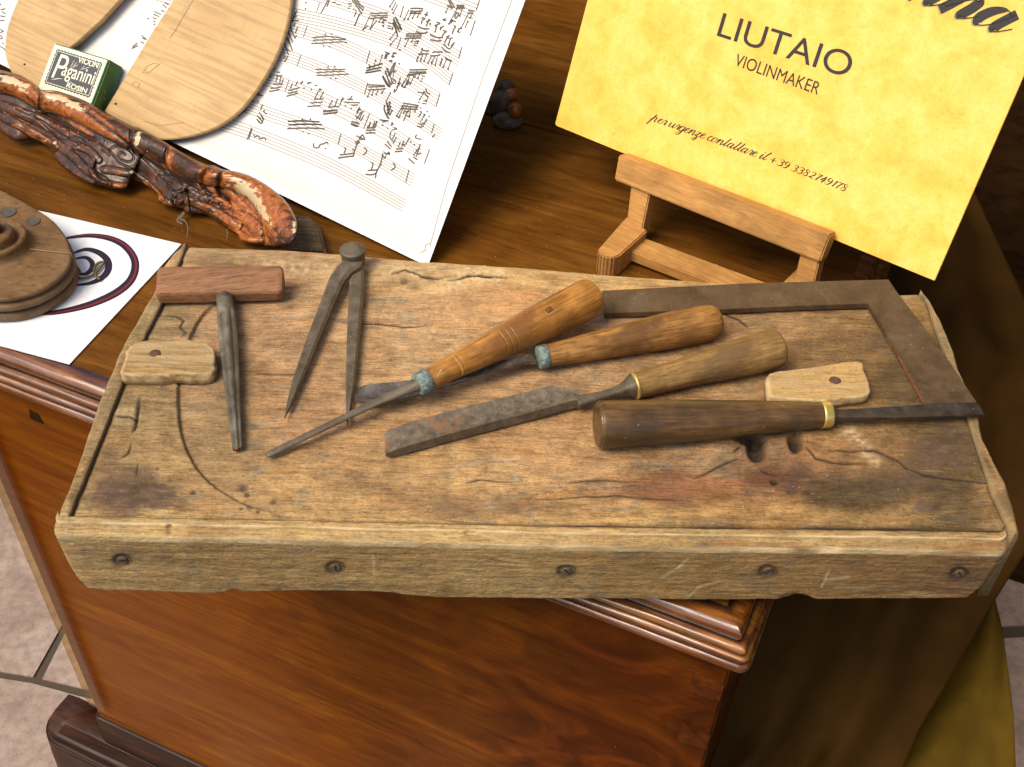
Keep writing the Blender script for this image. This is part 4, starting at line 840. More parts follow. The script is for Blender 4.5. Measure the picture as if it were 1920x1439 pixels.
for tl, bl in SV[1:] if False else SV:
    if tl is SV[1][0]: continue
    for k in range(5):
        q = [np.array(a)*(1-k/4)+np.array(b)*(k/4) for a, b in zip(tl, bl)]; st.append((catmull(q, 6), 1.15))
ribbon_px(st, up, M_stave, 'stave', t, kind='stuff')
ink = []
def zz(z, s, wd, curve=True):
    ox, oy, k = {'A': (440, 0, 6), 'B': (660, 0, 6), 'C': (440, 200, 4.571), 'D': (0, 0, 6)}[z]
    for part in s.split(';'):
        p = [tuple(map(float, q.split(','))) for q in part.split()]; p = [(ox+a/k, oy+b/k) for a, b in p]
        if len(p) == 1: x, y = p[0]; ink.append(([(x-1.4, y), (x, y+.3), (x+1.5, y)], [2.0, 3.2, 2.0]))
        else: ink.append((catmull(p, 4) if len(p) > 2 else p, wd*1.2+.35))
# bar lines
zz('B', '580,65 540,200;550,425 505,550;200,575 160,715;175,935 140,1065;1435,0 1395,120;1385,230 1330,400;1235,530 1200,655;1135,825 1090,955;990,1050 945,1200', 1.1)
zz('C', '1155,60 1105,190;910,235 885,325;1495,540 1465,650;1670,365 1625,490;1710,150 1685,230;145,180 105,285;150,190 120,280', 1.1)
zz('A', '815,290 770,420;745,620 700,745;610,900 565,1030;955,30 920,135', .6)
# beams and heavy strokes
zz('A', '875,425 1050,412 1215,432 1250,445;878,455 1050,448 1250,447;858,492 1050,482 1200,472 1265,480;905,780 1060,785 1245,780;920,820 1100,808 1235,805;918,850 1100,845 1200,838 1280,838;598,1368 750,1358 955,1372;605,1408 800,1402 980,1405', 1.5)
zz('A', '1480,770 1560,750 1665,715;1475,798 1560,775 1650,760;1465,822 1550,812 1645,790;1490,955 1690,962;1500,980 1690,975;1495,1012 1600,1008 1705,998;1520,155 1725,145;1530,180 1720,175;1515,210 1720,195', 1.7)
zz('A', '430,945 530,950;400,995 460,992 528,975;385,1030 440,1022 505,1010;600,1022 730,988;595,1052 705,1030;580,1085 715,1050;890,1120 1000,1112;850,1160 990,1150;815,1200 970,1188;1048,1208 1178,1198;995,1250 1160,1238;990,1285 1155,1265;1230,1150 1410,1158;1265,1118 1330,1122;1310,1185 1390,1182', 1.7)
zz('A', '1665,855 1700,930 1750,985;1690,800 1720,880 1765,960;1715,765 1745,850 1775,945;1800,705 1760,780 1735,860;1320,0 1380,80 1430,160;1345,0 1400,70 1445,125;1370,0 1410,50 1455,95;1785,205 1830,300 1880,340;1805,190 1850,270 1878,330;1780,250 1810,320 1830,400', 2.0)
zz('B', '655,98 720,95 800,100;650,125 720,130 795,122;645,150 720,152 780,152;740,298 790,320 870,328;720,350 780,378 850,365;610,385 680,380 790,382;600,408 690,405 780,405;590,435 680,430 780,428;875,390 940,420 1025,425;878,445 940,462 1005,458;1010,530 1050,580 1105,592;1030,490 1070,540 1105,552', 2.1)
zz('B', '795,540 785,565 870,575;740,610 860,608;900,592 950,585 1020,590;878,630 940,628 990,622;1040,640 1080,670 1125,685;1050,660 1110,690;645,788 848,783;640,815 835,810;630,840 835,825;615,850 700,845;575,1160 750,1190;555,1190 745,1210;550,1222 740,1232;465,215 500,300 535,365;485,190 520,270 558,338;460,250 490,330 510,400;825,1000 850,1050 880,1055;805,1030 840,1080 860,1090;745,1390 780,1400 820,1380;730,1420 770,1430 805,1418', 2.0)
zz('B', '1175,62 1265,62;1165,98 1270,92;1175,80 1260,78;1305,120 1370,125;1300,148 1365,150;1085,0 1110,60 1135,95;1105,0 1130,50 1155,85;1065,60 1100,80 1125,100;160,770 345,715;155,798 335,758;150,822 325,792', 2.1)
zz('C', '455,128 600,125 725,132;460,158 600,150 748,155;450,190 580,185 700,186 770,192;885,442 950,432 1015,425;900,415 1015,402;1120,580 1170,585 1215,572;1140,548 1225,543;1000,125 1040,140 1070,150;995,150 1030,168 1060,170;1130,185 1205,180;1125,205 1205,200;1120,228 1205,225;1285,320 1335,365;1305,300 1345,345;1490,445 1540,490;1530,430 1565,458;1370,388 1438,382;1380,365 1445,360;755,45 875,32;760,65 880,52', 2.0)
# loose ink: stems, heads, accidentals
zz('C', '160,240 175,260 200,250 215,275 255,268 265,292;675,315 680,350 715,352 735,325 760,320 790,305 800,325;1110,350 1130,375 1120,400 1095,415;1355,485 1375,505 1365,530 1340,545;1040,250 1085,270 1120,285;1095,240 1110,275 1065,280 1095,240;1060,290 1030,370 1015,430;1030,300 1050,320 1068,300 1045,290;935,350 950,365 935,400;1005,365 1025,375;1275,385 1300,410 1320,390 1325,410 1290,400;1270,400 1250,490 1215,560 1205,615;1270,420 1285,445 1295,420;1165,480 1185,490 1170,540;1240,495 1262,500', 1.7)
zz('C', '190,110 215,145;205,85 230,125;222,65 240,110;245,40 262,60;230,150 250,100;580,110;648,108;583,215;632,232;778,358;1690,265 1705,250 1715,240;1045,60 1060,20 1080,30;1055,95 1080,50 1110,45;1040,110 1060,85;1165,130 1150,180;1200,125 1180,180;1220,120 1205,180;1240,115 1320,125;1260,135 1300,125;1270,160;1310,185;1340,145 1365,155;1350,130 1345,165;1365,180 1390,190 1350,200;1340,210 1330,265 1365,310;1375,230 1350,280;1385,260 1360,315;1420,300 1400,350;1450,290 1430,350;1430,320 1460,330;1500,265 1450,345;1510,300;1540,325;1560,240 1550,270 1600,280;1590,320 1555,430;1550,375 1590,360;1560,410 1600,400;1530,420 1560,380', 1.5)
def note(z, hx, hy, tx, ty, r=1.):
    ox, oy, k = {'A': (440, 0, 6), 'B': (660, 0, 6), 'C': (440, 200, 4.571)}[z]; x, y = ox+hx/k, oy+hy/k
    ink.append(([(x-1.6*r, y+.6), (x, y), (x+1.6*r, y-.8)], [1.8*r, 4.2*r, 1.8*r])); ink.append(([(x, y), (ox+tx/k, oy+ty/k)], 1.5))
for q in [(585, 225, 640, 110), (630, 215, 680, 120), (680, 205, 720, 125), (735, 195, 770, 120), (430, 440, 495, 350), (432, 505, 520, 400), (595, 525, 640, 430), (670, 470, 700, 410), (450, 330, 470, 260), (425, 75, 480, -10), (450, 110, 495, 20), (462, 150, 510, 50), (125, 335, 200, 180), (205, 325, 250, 200), (305, 250, 330, 190), (30, 285, 75, 170), (195, 735, 190, 790), (265, 680, 240, 760), (340, 625, 300, 740),
          (175, 1090, 205, 1010), (222, 1070, 245, 1010), (270, 1065, 300, 1005), (335, 1045, 365, 1000), (470, 810, 455, 900), (475, 900, 450, 940), (1055, 140, 1090, 60), (1210, 180, 1240, 100), (1090, 270, 1180, 100), (1225, 320, 1310, 150), (1300, 245, 1270, 315), (735, 655, 790, 570), (775, 665, 800, 600), (810, 690, 840, 610), (855, 710, 890, 640), (898, 700, 930, 640), (935, 735, 960, 640), (990, 735, 1020, 660), (1025, 755, 1060, 670), (1080, 780, 1110, 690), (728, 690, 740, 650), (770, 690, 775, 665), (895, 720, 898, 700), (995, 710, 1010, 650),
          (705, 870, 730, 800), (740, 880, 770, 810), (655, 945, 700, 850), (560, 970, 630, 850), (590, 985, 650, 850), (500, 1305, 570, 1190), (525, 1325, 580, 1200), (580, 1270, 620, 1180), (645, 1310, 660, 1200), (705, 1260, 730, 1190), (430, 1050, 385, 1140), (425, 1150, 380, 1180), (435, 1200, 410, 1290), (450, 1245, 420, 1300), (815, 1295, 765, 1380), (835, 1355, 805, 1410), (760, 1120, 810, 1040), (835, 1140, 860, 1080), (1125, 230, 1110, 250), (540, 563, 540, 560), (530, 720, 530, 720)]: note('B', *q)
zz('B', '780,210 800,200 820,215 790,230 780,275;825,190 840,150 855,135;810,160 855,175;850,215 880,230 835,245 860,250;855,255 830,300;880,290 875,270 890,262;945,250 990,265 930,290 960,300;950,300 930,370;985,330 1035,290;1000,300 990,345;1020,345 1060,355 1030,380 1010,420;1060,420 1100,400;1040,480 1075,420 1090,440;1080,520 1110,430 1130,440;1110,545 1130,500 1155,480;1135,510;1015,215 1060,235;1030,240 1050,205;1140,290 1165,300 1145,330 1125,385;1180,355 1215,370;1195,325 1225,320;1190,360 1205,320;1150,200 1180,140 1195,170 1160,215;1100,230 1170,245;1105,265 1140,225;1310,195 1330,205 1340,170;330,215 390,230;335,250 365,260;335,285 360,290;405,255 455,270;400,290 440,300;395,315 435,325;365,580 400,600 425,600;385,605 370,640 400,625;360,650 390,660;455,595 500,600;470,605 445,640 480,635;430,680 450,690 440,700;415,690 450,680;385,765 420,860;375,800 430,980;345,850 425,985;340,860 380,940 410,980;490,700 455,800 415,860;470,790 500,810', 1.7)
zz('B', '480,900 490,930 465,945;505,945 545,930 525,960 495,985;520,950 500,1010 470,1040 480,1000;545,870 520,950;600,900 560,960;620,905 600,975;640,890 620,960;555,975 600,990;615,945 655,930;780,855 820,860;775,890 800,885;760,915 790,915;690,465 755,470;700,485 740,490;690,510 730,520;745,450 735,500;360,1180 370,1250 420,1340;380,1130 400,1200 420,1300;395,1220 430,1160;385,1240 440,1230;590,1250 640,1260;600,1290 640,1240;575,1365 610,1290;615,1300 650,1320;495,1310 545,1320;760,1255 780,1265 745,1320;770,1215;800,1290 825,1290;845,1255;865,1310;750,1150;790,1165 840,1170;800,1140 835,1135;520,560 545,565;735,1040 815,1045', 1.5)
zz('A', '700,120 650,230;640,235 725,230;660,195 700,185;670,155 690,150;625,300 680,440;600,360 655,480;575,410 620,500;600,430 650,575;560,490 605,620;575,540 625,580;680,260 665,300;710,300 680,380;700,400 670,430;525,520 545,535;545,590 560,610;550,650 575,630;560,700 600,630;430,780 465,775;470,815 510,815;460,850 540,855;440,810 450,800;400,860;480,860 460,930;520,855 505,940;545,890 525,960;245,1065 320,1080;260,1045 290,1080;205,1135;262,1145;312,1185;330,1245;350,1280;275,1265 325,1335;250,1300 310,1375;245,1340 300,1395;290,1240 310,1185;40,1300 135,1210;60,1285 135,1240;0,1310 60,1300;100,1200 150,1170;650,940 620,1000;710,915 680,970;735,935 770,930;745,945 765,910;810,935 865,930;820,950 850,925;780,990;860,1010;900,960 930,965;940,1010 985,1010;960,990 955,1030;940,1030 900,1110;1000,1030 960,1110;1100,1130 1060,1200;1155,1115 1125,1200;1195,1130 1235,1110;1215,1095 1180,1190;1290,1125 1320,1080;1245,1190;1310,1220;1380,1240 1425,1240;1410,1200 1370,1290;1435,1260 1400,1350;1450,1300 1420,1360;1350,1300 1420,1360;1305,1390 1390,1420;1360,1370 1400,1390;1530,1380 1490,1438;1600,1370 1560,1430;1640,1350 1730,1360;1660,1410;1760,1400 1780,1390', 1.4)
zz('A', '970,150 1050,0;1035,80 1065,0;1100,25 1140,30;1145,50 1190,55;1275,40 1320,45;1280,70 1310,75;1270,95 1290,100;1330,100 1365,120;1340,190 1370,130;1350,290 1410,150;800,30;795,100;1020,385;1090,383;998,522;1065,525;1050,752;1125,748;1080,880;1135,885;760,1342;850,1340;1450,330 1500,290;1530,320 1600,230;1660,290 1680,310;1650,255 1700,220', 1.3)
zz('A', '1700,590 1740,605 1690,625;1690,650 1715,640;1780,600 1825,605;1790,630 1770,650;1740,680 1770,690;1690,1180 1680,1240 1725,1340;1700,1130 1740,1300;1750,1150 1715,1290;1770,1240 1745,1300;120,1150 90,1170', 1.6)
zz('D', '1480,548 1550,515;1490,530 1545,485;1730,130 1810,165;1725,160 1790,190;1720,200 1760,215;1735,240;1735,275;1655,215 1680,210;1590,400 1640,440;1600,430 1650,450;1580,470 1620,490;1850,30 1900,60;1830,50 1870,90;1810,120 1850,130;0,50;5,110 60,100;20,130 60,160;0,180 60,190;0,235 50,230;0,330 30,345;0,370 40,350;0,400 25,420;0,440 30,430;0,525 50,555 70,590;25,480 40,500', 1.3)
ribbon_px(ink, lambda x, y: PS.P(x, y, .0005), M_inkb, 'handwritten_notes', t, kind='stuff')
# aged edge line and corner fold on the printed page
ribbon_px([([(960, 0), (905, 145), (870, 250), (838, 345), (806, 462)], .8), ([(788, 474), (797, 470), (798, 460), (806, 456)], 1.)], lambda x, y: PS.P(x, y, .0005), M_stave, 'page_edge_line', t)
# two bent-side templates on the sheet
def template(name, out, off, th, label, extra=None):
    tt_ = thing(name, label, 'wooden template', PS.M(), 'flamed maple templates on the sheet music')
    q = catmull(out, 5, True) if extra is None else extra
    o = prism('plate', [PS.P(x, y, off) for x, y in q], -PS.n*th, [M_maple], tt_, bev=.0006); return tt_, o
f1 = catmull([(40, -14), (24, 22), (12, 60), (9, 95), (16, 125), (30, 148), (50, 172), (72, 190)], 6)+[(84, 172), (118, 100), (146, 78), (190, 38), (235, -12), (262, -40), (120, -90), (60, -60)]
T1, o1 = template('maple_template', None, .011, .0045, 'pale flamed maple template at the far left, behind the rosin box', f1)
f2 = [(340, -40), (322, 5), (290, 52), (255, 110), (225, 160), (196, 207), (196, 214)]+catmull([(196, 216), (215, 238), (250, 254), (292, 261), (335, 260), (380, 249), (418, 232), (452, 205), (480, 170), (505, 130), (525, 88), (538, 45), (546, 0), (548, -40)], 6)+[(548, -80), (360, -80)]
T2, o2 = template('maple_template', None, .0085, .004, 'wide flamed maple template with rounded end, to the right of the rosin box', f2)
pencil = plain('pencil line', (.20, .12, .05, 1), .7)
for q_ in (([(362, 0), (330, 55), (318, 72)], .8), ([(300, 120), (278, 137), (268, 137), (275, 125), (288, 119), (299, 121)], .8), ([(248, 160), (252, 153), (262, 157), (258, 165)], 1.0), ([(270, 228), (300, 236), (345, 230)], .6)):
    ribbon_px([q_], lambda x, y: PS.P(x, y, .0087), pencil, 'pencil_mark', o2)
for (x, y, r_, o_, of) in ((217, 195, 2.6, o2, .0087), (46, 121, 2.2, o1, .0112)):
    ribbon_px([([(x-r_, y), (x, y), (x+r_, y)], [1, 2*r_, 1])], lambda a, b: PS.P(a, b, of), M_hole, 'pin_hole', o_)
# ------------------------------------------------------------------ rosin box
BOX = PS.M().copy()
bo = .021; q0, q1, q3 = PS.P(104, 81, bo), PS.P(208, 113, bo), PS.P(73, 157, bo)
PBx = Plane(q3, q1-q0, q0-q3); bw = np.linalg.norm(q1-q0); bh = bw*.70
rb = thing('rosin_box', 'small green box with black and cream printed label between the two maple templates', 'rosin box', PBx.M())
bh = float(np.linalg.norm(q0-q3))
box('carton', (0, -.010, -.019), (bw, bh, 0), M_green, rb, bev=.0012)
def frect(name, x0, y0, x1, y1, z, mat, sc=0, n=1):
    pts = []
    if not sc: pts = [(x0, y0), (x1, y0), (x1, y1), (x0, y1)]
    else:
        nx, ny = 14, 9
        for (a, b, c, d, k) in ((x0, y0, x1, y0, nx), (x1, y0, x1, y1, ny), (x1, y1, x0, y1, nx), (x0, y1, x0, y0, ny)):
            dx, dy = (c-a)/k, (d-b)/k; L_ = math.hypot(dx, dy); nx_, ny_ = dy/L_, -dx/L_
            for i in range(k):
                for s_ in (0, .25, .5, .75): m_ = math.sin(math.pi*s_)*sc; pts.append((a+dx*(i+s_)+nx_*m_, b+dy*(i+s_)+ny_*m_))
    return prism(name, [np.array([p[0], p[1], z]) for p in pts], (0, 0, -.00015), mat, rb, local=True)
frect('label_ground', .0012, -.009, bw-.0022, bh-.0012, .0002, M_cream)
m0 = bw*.095
frect('label_panel', m0, .0022, bw-m0*1.05, bh-.0050, .00035, M_black, sc=.0009)
def frame(x0, y0, x1, y1, wd, z, mat):
    V = [(x0, y0, z), (x1, y0, z), (x1, y1, z), (x0, y1, z), (x0+wd, y0+wd, z), (x1-wd, y0+wd, z), (x1-wd, y1-wd, z), (x0+wd, y1-wd, z)]
    return mesh('label_line', V, [(i, (i+1) % 4, (i+1) % 4+4, i+4) for i in range(4)], mat, rb, local=True, smooth=False)
frame(m0+.0007, .0029, bw-m0*1.05-.0007, bh-.0057, .00045, .0004, M_cream)
def text(s, name, mat, parent, Pl, a, b, off=.0004, width=None, height=None, bold=0., shear=0., up_=None, squash=1.):
    """lettering in plane Pl from baseline start a (2D) to baseline end b (2D)"""
    cu = bpy.data.curves.new('t', 'FONT'); cu.body = s; cu.size = 1; cu.shear = shear; cu.offset = bold; cu.fill_mode = 'FRONT'
    ob = bpy.data.objects.new('t', cu); col.objects.link(ob); dg = bpy.context.evaluated_depsgraph_get(); me = ob.evaluated_get(dg).to_mesh()
    V = np.array([v.co[:] for v in me.vertices]); F = [tuple(p.vertices) for p in me.polygons]; ob.evaluated_get(dg).to_mesh_clear(); bpy.data.objects.remove(ob)
    a = np.array(a); b = np.array(b); x0_, x1_ = V[:, 0].min(), V[:, 0].max(); L_ = np.linalg.norm(b-a); ux = (b-a)/L_; uy = np.array([-ux[1], ux[0]]); sx_ = L_/(x1_-x0_); sy_ = (height/.73) if height else sx_
    pts = [Pl.W(*(a+ux*(v[0]-x0_)*sx_+uy*v[1]*sy_), off) for v in V]
    return mesh(name, pts, F, mat, parent, smooth=False)
wv = lambda u, v: (bw*u, bh*v)
text('VIOLIN', 'lettering', M_cream, rb, PBx, wv(.50, .735), wv(.86, .735), height=bh*.125, bold=.018)
text('ROSIN', 'lettering', M_cream, rb, PBx, wv(.47, .115), wv(.83, .115), height=bh*.12, bold=.018)
text('P', 'lettering', M_cream, rb, PBx, wv(.17, .22), wv(.36, .22), height=bh*.62, bold=-.004, shear=.06)
text('aganini', 'lettering', M_cream, rb, PBx, wv(.31, .34), wv(.87, .34), height=bh*.34, bold=.006)
sp = []
for (x, y, a_, l_) in ((.42, .56, 80, .2), (.44, .56, 60, .2), (.46, .58, 40, .15), (.62, .60, 30, .2), (.60, .58, 60, .14), (.30, .24, 200, .2), (.36, .26, 190, .2), (.50, .26, -20, .2), (.55, .24, -15, .22), (.66, .20, -5, .15)):
    p0 = np.array(wv(x, y)); d_ = np.array([math.cos(R(a_)), math.sin(R(a_))])*l_*bh; sp.append(([p0, p0+d_*.5+np.array([.0003, .0002]), p0+d_], [.0002, .00045, .0002]))
ribbon_px(sp, lambda x, y: PBx.W(x, y, .0004), M_cream, 'sprig_print', rb)
# ------------------------------------------------------------------ carved rail of the stand
top = catmull([(-60, 104), (-10, 128), (35, 140), (68, 160), (78, 168), (110, 171), (160, 189), (200, 211), (246, 235), (262, 240), (300, 261), (350, 291), (385, 309), (402, 311), (418, 318), (440, 321), (470, 330), (505, 350), (535, 376), (553, 405), (557, 430), (548, 450), (530, 458)], 8)
botm = catmull([(-60, 235), (-20, 232), (5, 250), (30, 264), (62, 262), (92, 278), (104, 300), (128, 322), (162, 343), (190, 350), (222, 356), (238, 352), (232, 340), (262, 343), (292, 362), (298, 380), (325, 389), (342, 392), (350, 400), (385, 403), (405, 415), (425, 428), (445, 440), (452, 452), (480, 458), (530, 460)], 8)
NS, NV = 620, 170
tp_, bt_ = resample(top, NS), resample(botm, NS)
SS, VV = np.meshgrid(np.linspace(0, 1, NS), np.linspace(0, 1, NV))
PXc = tp_[None, :, 0]*(1-VV)+bt_[None, :, 0]*VV; PYc = tp_[None, :, 1]*(1-VV)+bt_[None, :, 1]*VV
ztp = .050-.016*SS; zbt = .010-.004*SS
ZZc = ztp*(1-VV)+zbt*VV
Bs = np.empty((NV, NS, 3)); dx = (PXc-960)/FPX; dy = (PYc-719.5)/FPX
for k in range(3): Bs[..., k] = fw[k]+CR[k]*dx-CU[k]*dy
kk = (ZZc-CC[2])/Bs[..., 2]; Bs = CC+Bs*kk[..., None]
nrm = CC-Bs.reshape(-1, 3).mean(0); nrm /= np.linalg.norm(nrm)      # the relief faces out over the front of the chest
wxx = fbm(PXc/25, PYc/25, 3)*10; wyy = fbm(PXc/25+40, PYc/25, 3)*10
hC = np.zeros(PXc.shape); gr = np.zeros(PXc.shape)
pwid = np.hypot(tp_[:, 0]-bt_[:, 0], tp_[:, 1]-bt_[:, 1])[None, :]; dtop = VV*pwid              # px from the top contour
# upper roll
rollw = 44+26*sm((SS-.80)/.12); cx_ = np.clip(dtop/rollw, 0, 1); hC += .0125*(1+.35*sm((SS-.8)/.1))*np.sqrt(np.clip(1-(2*cx_-1)**2, 0, 1))
# notches that split the roll into lumps
for pts, wd, dep in (([(70, 158), (78, 180), (75, 205)], 5, .004), ([(250, 232), (245, 262), (252, 285)], 3, .0018), ([(318, 270), (308, 300), (318, 322)], 3.5, .0028), ([(400, 306), (380, 330), (382, 352), (395, 366)], 5, .0035), ([(418, 314), (410, 335), (412, 360), (430, 375)], 5, .0045), ([(330, 388), (328, 375), (350, 360)], 5, .004), ([(160, 208), (190, 232), (230, 262), (300, 318), (380, 362)], 5, .0022), ([(70, 205), (110, 225), (150, 250), (175, 262)], 5, .003)):
    D, S, T = dpoly(PXc+wxx*.2, PYc+wyy*.2, catmull(pts, 4)); hC -= dep*np.exp(-(D/wd)**2); gr += .55*np.exp(-(D/(wd*.6))**2)
# lower carving: raised ribs, curls, leaves
for pts, wd, amp in (([(10, 222), (45, 240), (80, 262), (102, 276)], 9, .006), ([(-40, 190), (20, 205), (70, 225), (120, 252)], 11, .005), ([(100, 265), (135, 292), (165, 320), (196, 340)], 9, .005), ([(175, 302), (172, 318), (184, 338), (205, 345)], 6, .007), ([(196, 318), (225, 322), (258, 332), (285, 355), (300, 372)], 8, .0065), ([(205, 345), (215, 348), (235, 352)], 8, .006), ([(300, 376), (325, 384), (335, 372)], 10, .006), ([(340, 372), (375, 384), (410, 402), (445, 424)], 9, .008), ([(130, 270), (165, 282), (185, 300)], 8, .005), ([(345, 360), (352, 395)], 5, .005), ([(448, 405), (470, 418), (485, 435)], 12, .009), ([(445, 440), (465, 452), (520, 456)], 10, .006), ([(400, 372), (430, 382), (450, 396)], 8, .005), ([(425, 355), (450, 380), (480, 410), (510, 440)], 7, .003)):
    D, S, T = dpoly(PXc+wxx*.18, PYc+wyy*.18, catmull(pts, 5)); hC += .72*amp*np.sqrt(np.clip(1-(D/wd)**2, 0, 1))*np.sin(np.pi*np.clip(T, .06, .94))**.3
def spiral(cx, cy, r, turns, a0, sq=.6, rot=.45):
    o = []
    for k in range(26):
        t_ = k/25; a_ = a0+turns*2*math.pi*t_; rr = r*(1-.85*t_); x, y = rr*math.cos(a_), rr*sq*math.sin(a_); o.append((cx+x*math.cos(rot)-y*math.sin(rot), cy+x*math.sin(rot)+y*math.cos(rot)))
    return o
for c_ in (spiral(232, 292, 30, 1.4, 2.6), spiral(322, 346, 32, 1.3, 2.8), spiral(418, 384, 26, 1.2, 2.8), spiral(150, 268, 20, 1.1, 3), [(186, 268), (205, 282), (222, 305), (256, 322)], [(250, 275), (285, 315), (330, 362), (345, 370)], [(196, 258), (190, 280), (205, 292)], [(30, 205), (80, 228), (130, 262)], [(60, 215), (95, 248), (110, 262)]):
    D, S, T = dpoly(PXc+wxx*.15, PYc+wyy*.15, c_); hC -= .0010*np.exp(-(D/1.7)**2); gr += .75*np.exp(-(D/1.2)**2)
hC += .0013*fbm(PXc/28, PYc/22, 3)+.0003*fbm(PXc/7, PYc/7, 3)
be = np.clip(np.minimum(VV, 1-VV)*pwid/9, 0, 1); hC += -.004*(1-np.sqrt(np.clip(1-(1-be)**2, 0, 1)))
V = (Bs+nrm*hC[..., None])
# keep the outline where it is: shift back towards the contour at the rims
V = V.reshape(-1, 3)
# wear masks
def blob(x, y, a, b, rot=0., k=1.):
    c_, s_ = math.cos(rot), math.sin(rot); X_ = (PXc-x)*c_+(PYc-y)*s_; Y_ = -(PXc-x)*s_+(PYc-y)*c_; return k*np.exp(-((X_/a)**2+(Y_/b)**2))
cream = blob(20, 152, 34, 9, .45)+blob(112, 186, 40, 10, .40)+blob(150, 205, 22, 5, .5, .8)+blob(258, 262, 5, 15, .25, 1.3)+blob(452, 352, 34, 15, .62, 1.)+blob(488, 392, 34, 8, 1.0, 1.0)+blob(548, 425, 5, 18, .1, .8)+blob(315, 296, 3, 10, .2, .6)+blob(103, 268, 4, 5, 0, 1.2)+blob(248, 323, 6, 3, .3, 1.3)+blob(172, 303, 5, 4, 0, .7)+blob(145, 275, 12, 5, .6, .5)
orng = blob(470, 380, 85, 55, .7, .95)+blob(130, 205, 80, 18, .5, .55)+blob(30, 170, 60, 20, .4, .5)+blob(140, 235, 60, 24, .5, .42)+blob(316, 300, 8, 22, .2, .9)+blob(380, 335, 9, 20, .2, .9)+blob(455, 440, 30, 20, .4, .55)+blob(200, 240, 60, 8, .55, .35)+blob(60, 250, 60, 12, .4, .35)+blob(290, 365, 60, 14, .5, .3)+blob(230, 348, 14, 8, .2, .5)
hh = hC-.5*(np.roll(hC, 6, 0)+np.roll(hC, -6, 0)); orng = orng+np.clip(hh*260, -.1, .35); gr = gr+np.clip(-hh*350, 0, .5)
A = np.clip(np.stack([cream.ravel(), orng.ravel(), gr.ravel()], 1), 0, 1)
f = grid_faces(NV, NS); n = NS*NV
# thickness: rear skin
back = V.reshape(NV, NS, 3).copy(); ed_ = np.sin(np.pi*VV)**.4; back = back-nrm*(.004+ .010*ed_)[..., None]-nrm*hC[..., None]; bkz = back[::6, ::6].reshape(-1, 3); nbv, nbs = back[::6, ::6].shape[:2]
bd = list(range(NS))+[j*NS+NS-1 for j in range(1, NV)]+[(NV-1)*NS+i for i in range(NS-2, -1, -1)]+[j*NS for j in range(NV-2, 0, -1)]
vd = V[bd]-CC; vd /= np.linalg.norm(vd, axis=1)[:, None]; mid_ = V.reshape(NV, NS, 3)[NV//2][np.clip(np.array(bd) % NS, 12, NS-14)]; bk = V[bd]*.86+mid_*.14+vd*.012; cen = len(V); V = np.vstack([V, bk]); A = np.vstack([A, A[bd]*0]); mb = len(bd)
f += [(bd[k], bd[(k+1) % mb], cen+(k+1) % mb, cen+k) for k in range(mb)]
# close the back by strips between the top and bottom rims
topi = [cen+i for i in range(NS)]; rgt = NS+NV-2; boti = [cen+rgt+(NS-1-i) for i in range(NS)]
f += [(topi[i], boti[i], boti[i+1], topi[i+1]) for i in range(NS-1)]
cs = thing('carved_stand', 'dark red lacquered stand with worn carved scroll rail, in front of the sheet music', 'carved stand', Matrix.Translation(Vector(P(300, 330, 0))))
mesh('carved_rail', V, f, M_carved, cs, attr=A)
# foot block under the end of the rail, finial at the right, back board under the sheet
def blobmesh(name, c, rx, ry, rz, mat, parent, amp=.1, seed=0, nu=40, nv=24, am=(0, .3, 0), fq=60):
    V = []; A = []
    for j in range(nv+1):
        ph = math.pi*j/nv
        for i in range(nu):
            th = 2*math.pi*i/nu; d_ = np.array([math.sin(ph)*math.cos(th), math.sin(ph)*math.sin(th), math.cos(ph)]); nn_ = float(fbm(np.array(d_[0]*rx*fq*3+seed+d_[2]*2), np.array(d_[1]*ry*fq*3+seed*2+d_[2]*rz*fq*2), 3))
            V.append(c+d_*np.array([rx, ry, rz])*(1+amp*nn_*2)); A.append(am)
    return mesh(name, V, grid_faces(nv+1, nu, True), mat, parent, attr=np.array(A, float))
fo = [(520, 470), (612, 474), (600, 425), (585, 405), (520, 395)]
o = prism('foot_block', [P(x, y, .012) for x, y in fo], (0, 0, -.0115), wood('dusty dark wood', (.03, .02, .012, 1), (.08, .05, .03, 1), (.16, .12, .085, 1), rough=.7, bump=.5, dust=.80), cs, bev=.002)
M_grey = metal('dusty grey wood', (.055, .03, .014, 1), (.11, .07, .038, 1), (.20, .15, .095, 1), rough=.4, metallic=0, scale=110, dust=.9)
M_knob = wood('orange brown knob', (.12, .036, .008, 1), (.34, .11, .018, 1), (.5, .2, .035, 1), streak=(50, 50, 50), blotch=70, rough=.22, bump=.15, coat=.4)
blobmesh('scroll_knob', P(952, 226, .006), .0135, .0095, .0075, M_grey, cs, .08, 3)
blobmesh('scroll_knob', P(940, 196, .014), .0110, .0095, .0130, M_grey, cs, .12, 5)
blobmesh('scroll_knob', P(948, 164, .022), .0085, .0075, .0070, M_grey, cs, .10, 8)
blobmesh('scroll_knob', P(958, 178, .022), .0065, .0060, .0060, M_knob, cs, .05, 9)
kb = blobmesh('round_knob', P(966, 206, .018), .0070, .0065, .0068, M_knob, cs, .03, 2)
prism('back_board', [PS.P(x, y, -.003) for x, y in [(760, 425), (940, -60), (960, -150), (-200, -200), (-200, -60), (120, 130), (430, 272)]], -PS.n*.006, M_darkwood, cs, bev=.001)
M_fluff = plain('grey dust', (.12, .10, .07, 1), .95)
